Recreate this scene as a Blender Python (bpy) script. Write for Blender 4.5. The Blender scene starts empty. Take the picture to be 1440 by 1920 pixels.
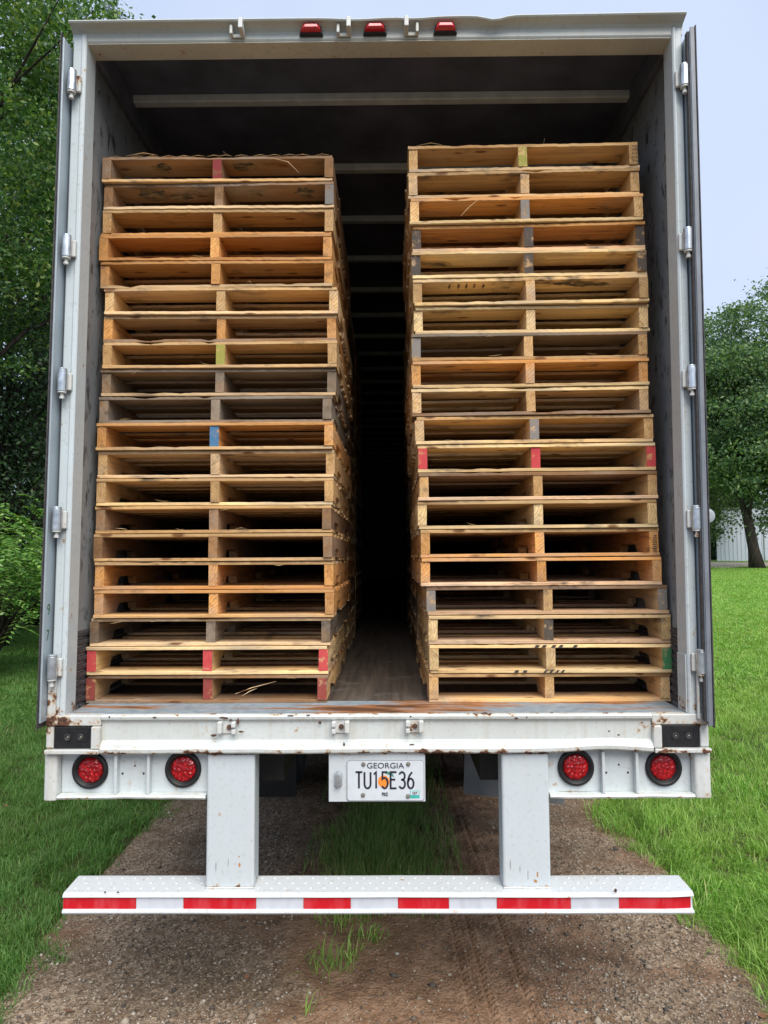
import bpy, math, random
import numpy as np
from math import sin, cos, pi, radians
from mathutils import Matrix, Vector

SC = bpy.context.scene
COL = SC.collection
rnd = random.Random(7)
rng = np.random.default_rng(11)

# ------------------------------------------------------------------ camera
CAM_P = Vector((0.045, -2.75, 1.8)); FPX = 1300.0
CAM_R = Matrix.Rotation(radians(.5), 3, 'Z') @ Matrix.Rotation(radians(93.74), 3, 'X') @ Matrix.Rotation(radians(-.27), 3, 'Z')
cd = bpy.data.cameras.new('camera'); cam = bpy.data.objects.new('camera', cd); COL.objects.link(cam)
cam.matrix_world = Matrix.Translation(CAM_P) @ CAM_R.to_4x4()
cd.sensor_fit = 'VERTICAL'; cd.sensor_height = 36; cd.lens = FPX / 1920 * 36
cd.clip_start = .05; cd.clip_end = 2000
SC.camera = cam

def at(px, py, Y):
    """where a line of sight meets the plane at depth Y"""
    d = CAM_R @ Vector(((px - 720) / FPX, -(py - 960) / FPX, -1))
    return CAM_P + d * ((Y - CAM_P.y) / d.y)

# ------------------------------------------------------------------ world, sun, exposure
SUN_EL, SUN_AZ = 52, 20         # azimuth: degrees to the right of straight behind the camera
w = bpy.data.worlds.new('World'); SC.world = w; w.use_nodes = True
nt = w.node_tree; nt.nodes.clear()
wo = nt.nodes.new('ShaderNodeOutputWorld'); bg = nt.nodes.new('ShaderNodeBackground')
sky = nt.nodes.new('ShaderNodeTexSky'); sky.sky_type = 'NISHITA'; sky.sun_disc = False
sky.sun_elevation = radians(SUN_EL); sky.sun_rotation = radians(180 - SUN_AZ)
sky.air_density = 1.0; sky.dust_density = 2.0
tcw = nt.nodes.new('ShaderNodeTexCoord'); nz = nt.nodes.new('ShaderNodeTexNoise'); nz.inputs['Scale'].default_value = 1.6; nz.inputs['Detail'].default_value = 3
nt.links.new(tcw.outputs['Generated'], nz.inputs['Vector'])
cr = nt.nodes.new('ShaderNodeValToRGB')
cr.color_ramp.elements[0].position = .3; cr.color_ramp.elements[0].color = (5.6, 6.9, 9.6, 1)
cr.color_ramp.elements[1].position = .7; cr.color_ramp.elements[1].color = (7.5, 8.5, 10.5, 1)
nt.links.new(nz.outputs['Fac'], cr.inputs['Fac'])
mx = nt.nodes.new('ShaderNodeMixRGB'); mx.inputs['Fac'].default_value = .82
nt.links.new(sky.outputs[0], mx.inputs[1]); nt.links.new(cr.outputs[0], mx.inputs[2])
nt.links.new(mx.outputs[0], bg.inputs[0]); bg.inputs[1].default_value = .1
nt.links.new(bg.outputs[0], wo.inputs[0])
sd = bpy.data.lights.new('sun', 'SUN'); sd.energy = 4.2; sd.angle = radians(48); sd.color = (1, .95, .88)
so = bpy.data.objects.new('sun', sd); COL.objects.link(so)
sdir = Vector((sin(radians(SUN_AZ)) * cos(radians(SUN_EL)), -cos(radians(SUN_AZ)) * cos(radians(SUN_EL)), sin(radians(SUN_EL))))
so.rotation_euler = sdir.to_track_quat('Z', 'Y').to_euler(); so.location = (4, -6, 9)
SC.view_settings.view_transform = 'Standard'; SC.view_settings.look = 'None'
SC.view_settings.exposure = 0.17; SC.view_settings.gamma = 1
SC.cycles.max_bounces = 8; SC.cycles.transparent_max_bounces = 8; SC.cycles.caustics_reflective = False; SC.cycles.caustics_refractive = False

# ------------------------------------------------------------------ node helpers
class M:
    def __init__(s, name, rough=.6, metal=0.0, spec=.5):
        s.m = bpy.data.materials.new(name); s.m.use_nodes = True
        s.t = s.m.node_tree; s.b = s.t.nodes['Principled BSDF']
        s.b.inputs['Roughness'].default_value = rough; s.b.inputs['Metallic'].default_value = metal
        s.b.inputs['Specular IOR Level'].default_value = spec
        s._tc = None
    def n(s, typ, **kw):
        x = s.t.nodes.new('ShaderNode' + typ)
        for k, v in kw.items(): setattr(x, k, v)
        return x
    def l(s, a, b): s.t.links.new(a, b)
    def tc(s, which='Object'):
        if not s._tc: s._tc = s.n('TexCoord')
        return s._tc.outputs[which]
    def vec(s, scale=(1, 1, 1), rand=False):
        mp = s.n('Mapping'); mp.inputs['Scale'].default_value = scale
        s.l(s.tc(), mp.inputs['Vector'])
        if rand:
            oi = s.n('ObjectInfo'); v = s.n('VectorMath', operation='SCALE'); v.inputs[0].default_value = (31, 57, 17)
            s.l(oi.outputs['Random'], v.inputs['Scale']); s.l(v.outputs[0], mp.inputs['Location'])
        return mp.outputs[0]
    def noise(s, scale=5, detail=4, vec=None, rough=.55, dist=0):
        x = s.n('TexNoise'); x.inputs['Scale'].default_value = scale; x.inputs['Detail'].default_value = detail
        x.inputs['Roughness'].default_value = rough; x.inputs['Distortion'].default_value = dist
        s.l(vec if vec is not None else s.tc(), x.inputs['Vector']); return x.outputs['Fac']
    def ramp(s, fac, *st):
        r = s.n('ValToRGB'); e = r.color_ramp.elements
        while len(e) < len(st): e.new(.5)
        for i, (p, c) in enumerate(st):
            e[i].position = p; e[i].color = (c, c, c, 1) if not hasattr(c, '__len__') else (*c[:3], 1)
        s.l(fac, r.inputs['Fac']); return r.outputs['Color']
    def mix(s, fac, a, b, mode='MIX'):
        x = s.n('MixRGB', blend_type=mode)
        for i, v in enumerate((fac, a, b)):
            if isinstance(v, (int, float)): x.inputs[i].default_value = v if i == 0 else (v, v, v, 1)
            elif isinstance(v, tuple): x.inputs[i].default_value = (*v[:3], 1)
            else: s.l(v, x.inputs[i])
        return x.outputs[0]
    def math(s, op, a, b=0.0, clamp=False):
        x = s.n('Math', operation=op); x.use_clamp = clamp
        for i, v in enumerate((a, b)):
            if isinstance(v, (int, float)): x.inputs[i].default_value = v
            else: s.l(v, x.inputs[i])
        return x.outputs[0]
    def xyz(s):
        x = s.n('SeparateXYZ'); s.l(s.tc(), x.inputs[0]); return x.outputs
    def band(s, v, c, half):
        """1 at v == c falling to 0 at distance half"""
        d = s.math('ABSOLUTE', s.math('SUBTRACT', v, c)); return s.math('SUBTRACT', 1.0, s.math('DIVIDE', d, half), True)
    def base(s, c):
        if isinstance(c, tuple): s.b.inputs['Base Color'].default_value = (*c[:3], 1)
        else: s.l(c, s.b.inputs['Base Color'])
        return s
    def rough(s, c): s.l(c, s.b.inputs['Roughness']); return s
    def bump(s, h, strength=.3, dist=.01):
        x = s.n('Bump'); x.inputs['Strength'].default_value = strength; x.inputs['Distance'].default_value = dist
        s.l(h, x.inputs['Height']); s.l(x.outputs[0], s.b.inputs['Normal']); return s

def flat(name, c, rough=.5, metal=0.0, var=.15, scale=30, spec=.5):
    m = M(name, rough, metal, spec)
    f = m.noise(scale, 5)
    lo = tuple(v * (1 - var) for v in c); hi = tuple(min(1, v * (1 + var)) for v in c)
    m.base(m.ramp(f, (.3, lo), (.7, hi))); m.bump(f, .15, .002)
    return m.m

def paint(name, col=(.53, .585, .60), chip=.35, bands=(), dirt=.3, streak=.3):
    """old white enamel: faint grime, runs, chipped spots down to brown rust; bands = (z, half width, amount)"""
    m = M(name, .42)
    big = m.noise(2.2, 5); fine = m.noise(60, 6); st = m.noise(1, 5, m.vec((34, 34, 2.2)))
    c = m.mix(m.ramp(big, (.32, 0.0), (.72, min(1, dirt * 1.5))), col, (.42, .41, .36))
    c = m.mix(m.ramp(st, (.52, 0.0), (.75, streak)), c, (.44, .40, .33))
    c = m.mix(m.ramp(fine, (.56, 0.0), (.70, .45)), c, (.36, .35, .32))
    spot = m.noise(19, 7, rough=.68); reg = m.noise(5.5, 3)
    z = m.xyz()[2]
    k = m.math('MULTIPLY', m.math('SUBTRACT', reg, .44), chip)
    s = m.math('ADD', spot, k)
    for zc, hw, amt in bands:
        s = m.math('ADD', s, m.math('MULTIPLY', m.band(z, zc, hw), amt))
    halo = m.ramp(s, (.635, 0.0), (.72, .85)); core = m.ramp(s, (.70, 0.0), (.725, 1.0))
    c = m.mix(halo, c, (.43, .25, .10))
    rc = m.ramp(m.noise(90, 3), (.35, (.035, .018, .014)), (.65, (.16, .065, .03)))
    c = m.mix(core, c, rc)
    m.base(c); m.rough(m.ramp(core, (0, .42), (1, .85)))
    h = m.math('SUBTRACT', m.math('MULTIPLY', m.noise(8, 5), .5), m.math('MULTIPLY', core, .35))
    m.bump(h, .35, .006)
    return m.m

WOODT = {}
def wood(axis, tint=None, amount=.9):
    """sawn pine; grain along axis (0 = X, 1 = Y); the tone comes from the object's own colour; tint = paint on the sawn end"""
    key = (axis, tint)
    if key in WOODT: return WOODT[key]
    m = M('sawn_pine_' + ('board' if axis == 0 else 'stringer') + ('_painted' if tint else ''), .78, spec=.25)
    sc = (2.0, 26, 40) if axis == 0 else (26, 2.0, 26)
    v = m.vec(sc, True); g = m.noise(1.6, 7, v, .62, .6)
    v2 = m.vec((.8, 9, 9) if axis == 0 else (9, .8, 9), True); big = m.noise(1.3, 3, v2)
    oi = m.n('ObjectInfo'); tone = oi.outputs['Color']
    r = m.ramp(g, (.25, (.42, .33, .25)), (.48, (.90, .86, .80)), (.75, (1.18, 1.18, 1.16)))
    c = m.mix(1.0, tone, r, 'MULTIPLY')
    c = m.mix(m.ramp(big, (.45, 0.0), (.75, .45)), c, (.46, .22, .07))
    pv = m.n('HueSaturation'); m.l(c, pv.inputs['Color'])
    m.l(m.math('ADD', m.math('MULTIPLY', oi.outputs['Random'], .45), .78), pv.inputs['Value'])
    c = pv.outputs[0]
    # silvery weathering over part of the piece
    gw = m.math('MULTIPLY', m.ramp(m.noise(1.1, 5, m.vec((2.4, 4, 9) if axis == 0 else (6, 2.4, 6), True), .6), (.44, 0.0), (.66, .62)), m.ramp(oi.outputs['Random'], (.25, .25), (.8, 1.0)))
    c = m.mix(gw, c, (.36, .31, .25))
    # blue-grey and black water stains with their own outline
    stn = m.noise(1.5, 6, m.vec((3.2, 5, 12) if axis == 0 else (9, 3, 9), True), .65)
    c = m.mix(m.ramp(stn, (.58, 0.0), (.72, .85)), c, (.06, .052, .048))
    if axis == 0:
        vo = m.n('TexVoronoi'); vo.inputs['Scale'].default_value = 1.0; m.l(m.vec((5, 14, 14), True), vo.inputs['Vector'])
        c = m.mix(m.ramp(vo.outputs['Distance'], (.10, .85), (.17, 0.0)), c, (.13, .045, .015))
    else:
        wv = m.n('TexWave', wave_type='RINGS', rings_direction='Y'); wv.inputs['Scale'].default_value = 26; wv.inputs['Distortion'].default_value = 5; wv.inputs['Detail'].default_value = 4
        mp = m.n('Mapping'); vs = m.n('VectorMath', operation='SCALE'); vs.inputs[0].default_value = (.14, 0, -.20); m.l(oi.outputs['Random'], vs.inputs['Scale']); m.l(vs.outputs[0], mp.inputs['Location']); m.l(m.tc(), mp.inputs['Vector']); m.l(mp.outputs[0], wv.inputs['Vector'])
        y = m.xyz()[1]; end = m.math('LESS_THAN', y, .0015)
        c = m.mix(m.math('MULTIPLY', m.ramp(wv.outputs['Color'], (.2, .30), (.7, 0.0)), end), c, (.23, .11, .035))
        if tint:
            sp = m.ramp(m.noise(1, 4, m.vec((22, 3, 26), True), .6), (.34, .25), (.44, amount))
            c = m.mix(m.math('MULTIPLY', sp, m.math('LESS_THAN', y, .003)), c, tint)
    m.base(c)
    fz = m.noise(1, 8, m.vec((8, 160, 190) if axis == 0 else (160, 8, 160), True), .7)
    m.bump(m.math('ADD', g, m.math('MULTIPLY', fz, .8)), .7, .002)
    WOODT[key] = m.m
    return m.m

MAT = {}
MAT['white'] = paint('white_enamel', chip=.22, dirt=.25)
MAT['leg'] = paint('bumper_leg_enamel', (.52, .575, .60), .10, ((1.045, .018, .20), (.535, .02, .14)), .18, .12)
MAT['sill'] = paint('chipped_sill_enamel', (.58, .625, .61), .36, ((1.048, .018, .145), (1.193, .012, .115), (.872, .012, .08)), .35, .6)
MAT['corner'] = paint('rusty_corner_enamel', (.60, .63, .62), .55, ((1.160, .05, .19), (1.05, .02, .20), (1.24, .06, .12), (.865, .02, .1)), .5, .5)
MAT['post'] = paint('post_enamel', (.52, .59, .615), .22, ((1.205, .05, .17),), .25, .2)
MAT['header'] = paint('header_enamel', (.52, .565, .545), .10, (), .5, .35)
MAT['under'] = paint('grimy_header_soffit', (.60, .60, .52), .34, (), .6, .4)
MAT['bumper'] = paint('bumper_enamel', (.55, .585, .60), .14, (), .15, .1)
MAT['steel'] = flat('dull_zinc', (.50, .54, .57), .30, .75, .3, 30)
MAT['keeper'] = paint('keeper_enamel', (.60, .62, .60), .55, (), .4, .3)
MAT['rust'] = flat('rusty_iron', (.10, .05, .035), .85, .2, .5, 60)
MAT['black'] = flat('black_rubber', (.012, .012, .013), .5, 0, .4, 60, spec=.35)
MAT['gasket'] = flat('weathered_gasket', (.045, .04, .042), .7, 0, .5, 50)
MAT['alu'] = flat('grey_aluminium', (.40, .44, .48), .3, .45, .2, 12)
MAT['tyre'] = flat('tyre_rubber', (.02, .02, .02), .8, 0, .3, 25)
MAT['flap'] = flat('grey_mud_flap', (.14, .145, .15), .7, 0, .2, 8)
MAT['frame'] = flat('dark_chassis', (.03, .028, .026), .8, .2, .3, 12)
MAT['inkblack'] = flat('plate_black', (.015, .014, .03), .5, 0, .1)
MAT['ink'] = flat('stencil_ink', (.03, .03, .032), .8, 0, .3)
MAT['green'] = flat('decal_green', (.05, .13, .06), .5, 0, .2)
MAT['orange'] = flat('peach_orange', (.78, .24, .03), .5, 0, .15, 120)
MAT['leafgreen'] = flat('peach_leaf', (.06, .25, .17), .5, 0, .2)
MAT['teal'] = flat('sticker_teal', (.04, .42, .36), .5, 0, .1)
MAT['platewhite'] = flat('plate_white', (.56, .60, .63), .4, 0, .04)
MAT['bolt'] = flat('plate_bolt', (.25, .24, .20), .45, .5, .4, 200)
MAT['plategrey'] = flat('plate_edge_grey', (.35, .37, .39), .4, .3, .1)
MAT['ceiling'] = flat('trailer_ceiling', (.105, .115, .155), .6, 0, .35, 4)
MAT['bow'] = flat('aluminium_bow', (.66, .69, .69), .45, .1, .15, 12)

m = M('tape_red', .28); f = m.noise(9, 5, m.vec((3, 1, 1))); m.base(m.ramp(f, (.45, (.52, .008, .018)), (.75, (.58, .06, .075)))); MAT['red'] = m.m
m = M('tape_white', .3); f = m.noise(9, 5, m.vec((3, 1, 1))); m.base(m.ramp(f, (.4, (.56, .59, .64)), (.75, (.46, .49, .53)))); MAT['tapewhite'] = m.m
m = M('lens_red', .12); vo = m.n('TexVoronoi'); vo.inputs['Scale'].default_value = 85; m.l(m.tc(), vo.inputs['Vector'])
m.base(m.ramp(vo.outputs['Distance'], (.15, (.55, .008, .014)), (.6, (.24, .002, .005)))); m.bump(vo.outputs['Distance'], .6, .006); MAT['lens'] = m.m
m = M('marker_lens_red', .15); m.base((.55, .015, .03)); m.b.inputs['Coat Weight'].default_value = .6; MAT['marker'] = m.m
m = M('glass_dark', .05); m.base((.05, .07, .09)); MAT['glass'] = m.m

# inside walls: grey liner with rubbed black scuffs
m = M('wall_liner', .5); a = m.noise(2.5, 5); b = m.noise(1, 6, m.vec((14, 26, 14)), .65); s = m.noise(1, 5, m.vec((9, 30, 9)), .6)
c = m.ramp(a, (.3, (.17, .18, .185)), (.7, (.27, .28, .28)))
c = m.mix(m.ramp(b, (.55, 0.0), (.63, .8)), c, (.07, .07, .07)); c = m.mix(m.ramp(s, (.61, 0.0), (.66, .9)), c, (.02, .02, .022))
m.base(c); m.bump(a, .3, .004); MAT['liner'] = m.m
# threshold: blue-grey paint worn to orange rust
m = M('rusty_threshold', .5); a = m.noise(1, 6, m.vec((2.2, 12, 3)), .62); b = m.noise(30, 6); x = m.xyz()
k = m.math('ADD', a, m.math('MULTIPLY', m.band(x[0], .05, .55), .14)); k = m.math('ADD', k, m.math('MULTIPLY', m.band(x[1], .17, .10), .05)); k = m.math('ADD', k, m.math('MULTIPLY', m.band(x[1], 0.0, .012), .2))
c = m.mix(m.ramp(k, (.55, 0.0), (.62, .9)), m.ramp(b, (.35, (.19, .24, .28)), (.65, (.29, .34, .37))), (.33, .13, .035))
c = m.mix(m.ramp(k, (.64, 0.0), (.70, .85)), c, (.07, .035, .022)); m.base(c); m.bump(b, .3, .002); MAT['threshold'] = m.m
# plank floor of the trailer
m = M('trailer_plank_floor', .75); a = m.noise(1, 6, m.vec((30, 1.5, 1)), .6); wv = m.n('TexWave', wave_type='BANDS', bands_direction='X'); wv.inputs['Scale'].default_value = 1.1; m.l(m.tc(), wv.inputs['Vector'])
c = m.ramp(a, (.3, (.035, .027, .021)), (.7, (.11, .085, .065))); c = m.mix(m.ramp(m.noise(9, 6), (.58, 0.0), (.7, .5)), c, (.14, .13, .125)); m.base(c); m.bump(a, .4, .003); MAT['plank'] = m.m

# ------------------------------------------------------------------ mesh helpers
SHEAR = False
def sh(p):
    """the old body leans a little to the right as it rises"""
    return (p[0] + .008 * max(0, p[2] - 1.19), p[1], p[2]) if SHEAR else p

def link(name, me, mats, parent=None, smooth=False):
    for mm in (mats if isinstance(mats, (list, tuple)) else [mats]): me.materials.append(mm)
    if smooth: me.polygons.foreach_set('use_smooth', [True] * len(me.polygons))
    o = bpy.data.objects.new(name, me); COL.objects.link(o)
    if parent: o.parent = parent
    return o

class MB:
    def __init__(s): s.v = []; s.f = []; s.i = []; s.k = 0
    def add(s, V, F, k=None):
        b = len(s.v); s.v += [tuple(p) for p in V]; s.f += [tuple(b + i for i in q) for q in F]; s.i += [s.k if k is None else k] * len(F); return s
    def box(s, x0, x1, y0, y1, z0, z1, k=None):
        V = [(x, y, z) for z in (z0, z1) for y in (y0, y1) for x in (x0, x1)]
        return s.add(V, [(0, 2, 3, 1), (4, 5, 7, 6), (0, 1, 5, 4), (2, 6, 7, 3), (0, 4, 6, 2), (1, 3, 7, 5)], k)
    def tube(s, pts, rad, n=8, cap=True, k=None):
        P = [Vector(p) for p in pts]; R = rad if hasattr(rad, '__len__') else [rad] * len(P)
        V = []; F = []
        ref = Vector((0, 0, 1)) if abs((P[-1] - P[0]).normalized().z) < .9 else Vector((1, 0, 0))
        for i, p in enumerate(P):
            t = (P[min(i + 1, len(P) - 1)] - P[max(i - 1, 0)]).normalized()
            a = t.cross(ref).normalized(); b = a.cross(t)
            for j in range(n):
                q = 2 * pi * j / n; V.append(p + (a * cos(q) + b * sin(q)) * R[i])
        for i in range(len(P) - 1):
            for j in range(n):
                j2 = (j + 1) % n; F.append((i * n + j, i * n + j2, (i + 1) * n + j2, (i + 1) * n + j))
        if cap: F.append(tuple(range(n))[::-1]); F.append(tuple((len(P) - 1) * n + j for j in range(n)))
        return s.add(V, F, k)
    def sweepx(s, prof, xs, closed=True, warp=None, k=None):
        """profile of (y, z) pairs carried along X"""
        n = len(prof); V = []; F = []
        for x in xs:
            for (y, z) in prof: V.append(warp(x, y, z) if warp else (x, y, z))
        for i in range(len(xs) - 1):
            for j in range(n if closed else n - 1):
                j2 = (j + 1) % n; F.append((i * n + j, (i + 1) * n + j, (i + 1) * n + j2, i * n + j2))
        if closed: F.append(tuple(range(n))); F.append(tuple((len(xs) - 1) * n + j for j in range(n))[::-1])
        return s.add(V, F, k)
    def prismz(s, poly, z0, z1, k=None, nz=1):
        n = len(poly); V = []; F = []
        for q in range(nz + 1):
            z = z0 + (z1 - z0) * q / nz
            V += [(x, y, z) for x, y in poly]
        for q in range(nz):
            for j in range(n):
                j2 = (j + 1) % n; F.append((q * n + j, q * n + j2, (q + 1) * n + j2, (q + 1) * n + j))
        F.append(tuple(range(n))[::-1]); F.append(tuple(nz * n + j for j in range(n)))
        return s.add(V, F, k)
    def lathe_y(s, c, prof, n=36, k=None):
        """(radius, y) pairs turned about the Y axis through c"""
        V = []; F = []
        for r, y in prof:
            for j in range(n):
                q = 2 * pi * j / n; V.append((c[0] + r * cos(q), c[1] + y, c[2] + r * sin(q)))
        for i in range(len(prof) - 1):
            for j in range(n):
                j2 = (j + 1) % n; F.append((i * n + j, i * n + j2, (i + 1) * n + j2, (i + 1) * n + j))
        F.append(tuple((len(prof) - 1) * n + j for j in range(n)))
        return s.add(V, F, k)
    def build(s, name, mats, parent=None, bevel=0, smooth=False, seg=2):
        me = bpy.data.meshes.new(name); me.from_pydata([sh(p) for p in s.v], [], s.f)
        if any(s.i): me.polygons.foreach_set('material_index', s.i)
        me.update()
        o = link(name, me, mats, parent, smooth)
        if bevel:
            b = o.modifiers.new('bevel', 'BEVEL'); b.width = bevel; b.segments = seg; b.limit_method = 'ANGLE'; b.angle_limit = radians(35)
        return o

def mesh_np(name, V, F, mats, parent=None, smooth=False):
    V = np.asarray(V, np.float32); F = np.asarray(F, np.int32); k = F.shape[1]
    me = bpy.data.meshes.new(name)
    me.vertices.add(len(V)); me.vertices.foreach_set('co', V.ravel())
    me.loops.add(F.size); me.loops.foreach_set('vertex_index', F.ravel())
    me.polygons.add(len(F)); me.polygons.foreach_set('loop_start', np.arange(0, F.size, k, dtype=np.int32))
    me.update(calc_edges=True)
    return link(name, me, mats, parent, smooth)

def tag(o, label=None, cat=None, group=None, kind=None):
    for k, v in (('label', label), ('category', cat), ('group', group), ('kind', kind)):
        if v: o[k] = v
    return o
def empty(name, loc=(0, 0, 0), **kw):
    o = bpy.data.objects.new(name, None); COL.objects.link(o); o.location = loc; o.empty_display_size = .2
    return tag(o, **kw)
def text_mesh(name, body, size, mats, parent, loc, sx=1.0, rot=(pi / 2, 0, 0), offset=0.0, spacing=1.0):
    cu = bpy.data.curves.new('t', 'FONT'); cu.body = body; cu.size = size; cu.align_x = 'CENTER'; cu.align_y = 'CENTER'; cu.offset = offset; cu.space_character = spacing; cu.extrude = .0004
    t = bpy.data.objects.new('t', cu); COL.objects.link(t)
    me = bpy.data.meshes.new_from_object(t); bpy.data.objects.remove(t); bpy.data.curves.remove(cu)
    me.transform(Matrix.Translation(loc) @ Matrix.Rotation(rot[2], 4, 'Z') @ Matrix.Rotation(rot[0], 4, 'X') @ Matrix.Diagonal((sx, 1, 1, 1)))
    if SHEAR:
        for v in me.vertices: v.co = sh(tuple(v.co))
    me.materials.clear()
    return link(name, me, mats, parent)

# ================================================================== THE TRAILER
SHEAR = True
FLOOR = 1.190
XLo, XRo = -1.290, 1.243          # outside faces of the rear posts
XLi, XRi = -1.229, 1.198          # door opening
WLi, WRi = -1.252, 1.226          # inside faces of the side walls
TOP, LEN = 3.948, 16.1
tr = empty('semi_trailer', (0, 0, 0), label='white box semi trailer with rear doors open, loaded with two stacks of pallets', cat='semi trailer')

def wob(x, a=.004, s=1.0): return a * (sin(3.1 * x * s + 1) + .6 * sin(7.7 * x * s + .4) + .35 * sin(17 * x * s))
XS = [XLo + (XRo - XLo) * i / 80 for i in range(81)]
# header: rim hangs out over the face, with dents
def dent(x): return -.016 * math.exp(-((x - .46) / .05) ** 2) - .007 * math.exp(-((x + .1) / .10) ** 2) - .006 * math.exp(-((x - .14) / .07) ** 2)
def hw(x, y, z):
    if y < -.03: return (x, y + wob(x, .0025), z + wob(x, .0018) + dent(x) + .006 * max(0, x))
    return (x, y, z)
hb = MB()
hb.sweepx([(.10, TOP + .002), (.10, 4.075), (.02, 4.03), (-.046, 4.012), (-.050, 4.006), (-.046, 4.001), (-.03, 4.000), (-.014, 3.994), (-.004, 3.984), (-.002, 3.972), (-.002, TOP + .008), (.002, TOP + .002)], XS, warp=hw)
hb.build('header', MAT['header'], tr, smooth=False)
MB().box(XLo + .035, XRo - .03, .003, .099, TOP - .004, TOP + .0015).build('header_soffit', MAT['under'], tr, .002)
# rear posts
lp = [(XLo, .11), (XLo, .004), (XLo + .006, -.003), (XLo + .038, -.006), (XLo + .043, -.011), (XLi - .006, -.011), (XLi, -.005), (XLi, .082), (XLi - .02, .088), (XLi - .02, .11)]
MB().prismz(lp, FLOOR - .002, 3.983, nz=12).build('corner_post', MAT['post'], tr, .0015)
rp = [(XRo, .11), (XRi + .02, .11), (XRi + .02, .088), (XRi, .082), (XRi, -.005), (XRi + .006, -.011), (XRi + .012, -.011), (XRi + .015, -.006), (XRo - .006, -.003), (XRo, .004)]
MB().prismz(rp, FLOOR - .002, 3.983, nz=12).build('corner_post', MAT['post'], tr, .0015)
# patch plate welded to the foot of the right post, strip on the left foot
MB().box(XRi - .005, XRi - .0005, .0, .078, FLOOR + .002, 1.415).build('post_patch', MAT['post'], tr, .001)
MB().box(XLo - .006, XLo + .026, -.016, -.004, 1.165, 1.345).build('post_patch', MAT['corner'], tr, .003)
MB().tube([(XRo - .012, -.02, 1.175), (XRo - .012, -.02, 1.38)], .006, 8).build('lock_rod_stub', MAT['corner'], tr)

# sill beam
def sw(x, y, z):
    k = math.exp(-((x - .88) / .16) ** 2) * .011 if z < 1.09 else 0
    return (x, y + (wob(x, .0012, 2) if y < .05 else 0), z + k + (wob(x, .0008, 3) if z < 1.07 else 0))
sx = [-1.086 + 2.140 * i / 90 for i in range(91)]
MB().sweepx([(.02, 1.046), (-.016, 1.044), (-.022, 1.050), (-.023, 1.062), (-.019, 1.068), (-.016, 1.074), (-.014, 1.079), (-.003, 1.087), (0, 1.093), (0, 1.160), (-.005, 1.168), (-.014, 1.174), (-.016, 1.184), (-.010, 1.1905), (.001, 1.1925), (.012, 1.191), (.02, 1.185)], sx, warp=sw).build('rear_sill', MAT['sill'], tr, smooth=False)
MB().box(XLi + .001, XRi - .001, .021, .245, FLOOR - .03, FLOOR + .001).build('threshold_plate', MAT['threshold'], tr)
MB().box(XLo + .01, XLi, .03, .1, 1.1, FLOOR - .003).build('sill_backing', MAT['sill'], tr)

def end_block(xa, xb, side):
    """rust-edged recess at the end of the sill with a black rubber pad in it; xa = outer, xb = inner"""
    lo, hi = min(xa, xb), max(xa, xb)
    zt, zb = 1.147, 1.063
    m_ = MB(); m_.box(lo, hi, -.012, .05, zt + .002, 1.190)
    m_.build('sill_end_cap', MAT['corner'], tr, .005)
    m_ = MB(); m_.box(lo + .004, hi + .000, -.026, .05, 1.045, zb - .002); m_.build('sill_end_lip', MAT['corner'], tr, .003)
    inner = (hi - .034, hi) if side < 0 else (lo, lo + .034)
    MB().box(inner[0], inner[1], -.022, .05, zb - .001, zt + .001).build('sill_end_cheek', MAT['corner'], tr, .005)
    outer = (lo, lo + .032) if side < 0 else (hi - .035, hi)
    MB().box(outer[0], outer[1], -.006, .05, zb - .001, zt + .001).build('sill_end_cheek', MAT['corner'], tr, .006)
    p0, p1 = (outer[1] + .001, inner[0] - .001) if side < 0 else (inner[1] + .001, outer[0] - .001)
    pad = MB().box(p0, p1, -.008, .04, zb, zt).build('dock_bumper', MAT['black'], tr, .004)
    for k, fx in enumerate((.36, .70)):
        cx = p0 + (p1 - p0) * fx
        MB().lathe_y((cx, -.0085, 1.106), [(.0125, .001), (.0125, -.003), (.010, -.004), (.009, -.001), (.0085, .0)], 20).build('bolt_hole', MAT['gasket'], pad)
        MB().lathe_y((cx + .002, -.0095, 1.106), [(.0042, .001), (.0040, -.001), (.002, -.002)], 8).build('bolt', MAT['bolt'], pad)
end_block(-1.303, -1.0865, -1)
end_block(1.275, 1.0545, 1)

# corner gussets below
MB().prismz([(-1.312, .09), (-1.312, .012), (-1.304, -.004), (-1.285, -.008), (-1.262, -.004), (-1.256, .004), (-1.256, .09)], .862, 1.044).build('corner_gusset', MAT['corner'], tr, .006)
MB().prismz([(1.283, .012), (1.283, .09), (1.216, .09), (1.216, .004), (1.222, -.004), (1.25, -.008), (1.275, -.004)], .868, 1.044).build('corner_gusset', MAT['corner'], tr, .006)
# lamp panels
def panel(x0, x1, ribs):
    MB().box(x0, x1, .034, .042, .884, 1.044).build('lamp_panel', MAT['white'], tr)
    n = 24; xs = [x0 + (x1 - x0) * i / n for i in range(n + 1)]
    MB().sweepx([(.042, .869), (-.004, .869), (-.008, .876), (-.004, .883), (.042, .8835)], xs, warp=lambda x, y, z: (x, y, z + wob(x, .0011, 4))).build('panel_flange', MAT['sill'], tr)
    for r in ribs: MB().box(r - .006, r + .006, .004, .0335, .884, 1.043).build('panel_rib', MAT['white'], tr, .003)
    hb_ = MB()
    for r in ribs: hb_.lathe_y((r + .018 * (1 if r < x0 + .3 else -1.5), .0335, .955), [(.0042, .0), (.0040, -.0012)], 10)
    hb_.lathe_y((x0 + .5 * (x1 - x0), .0335, .985), [(.0035, .0), (.0033, -.0012)], 10)
    hb_.build('bolt_hole', MAT['black'], tr)
panel(-1.254, -.677, (-1.032, -.904))
panel(.658, 1.214, (.868, .998))
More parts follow.
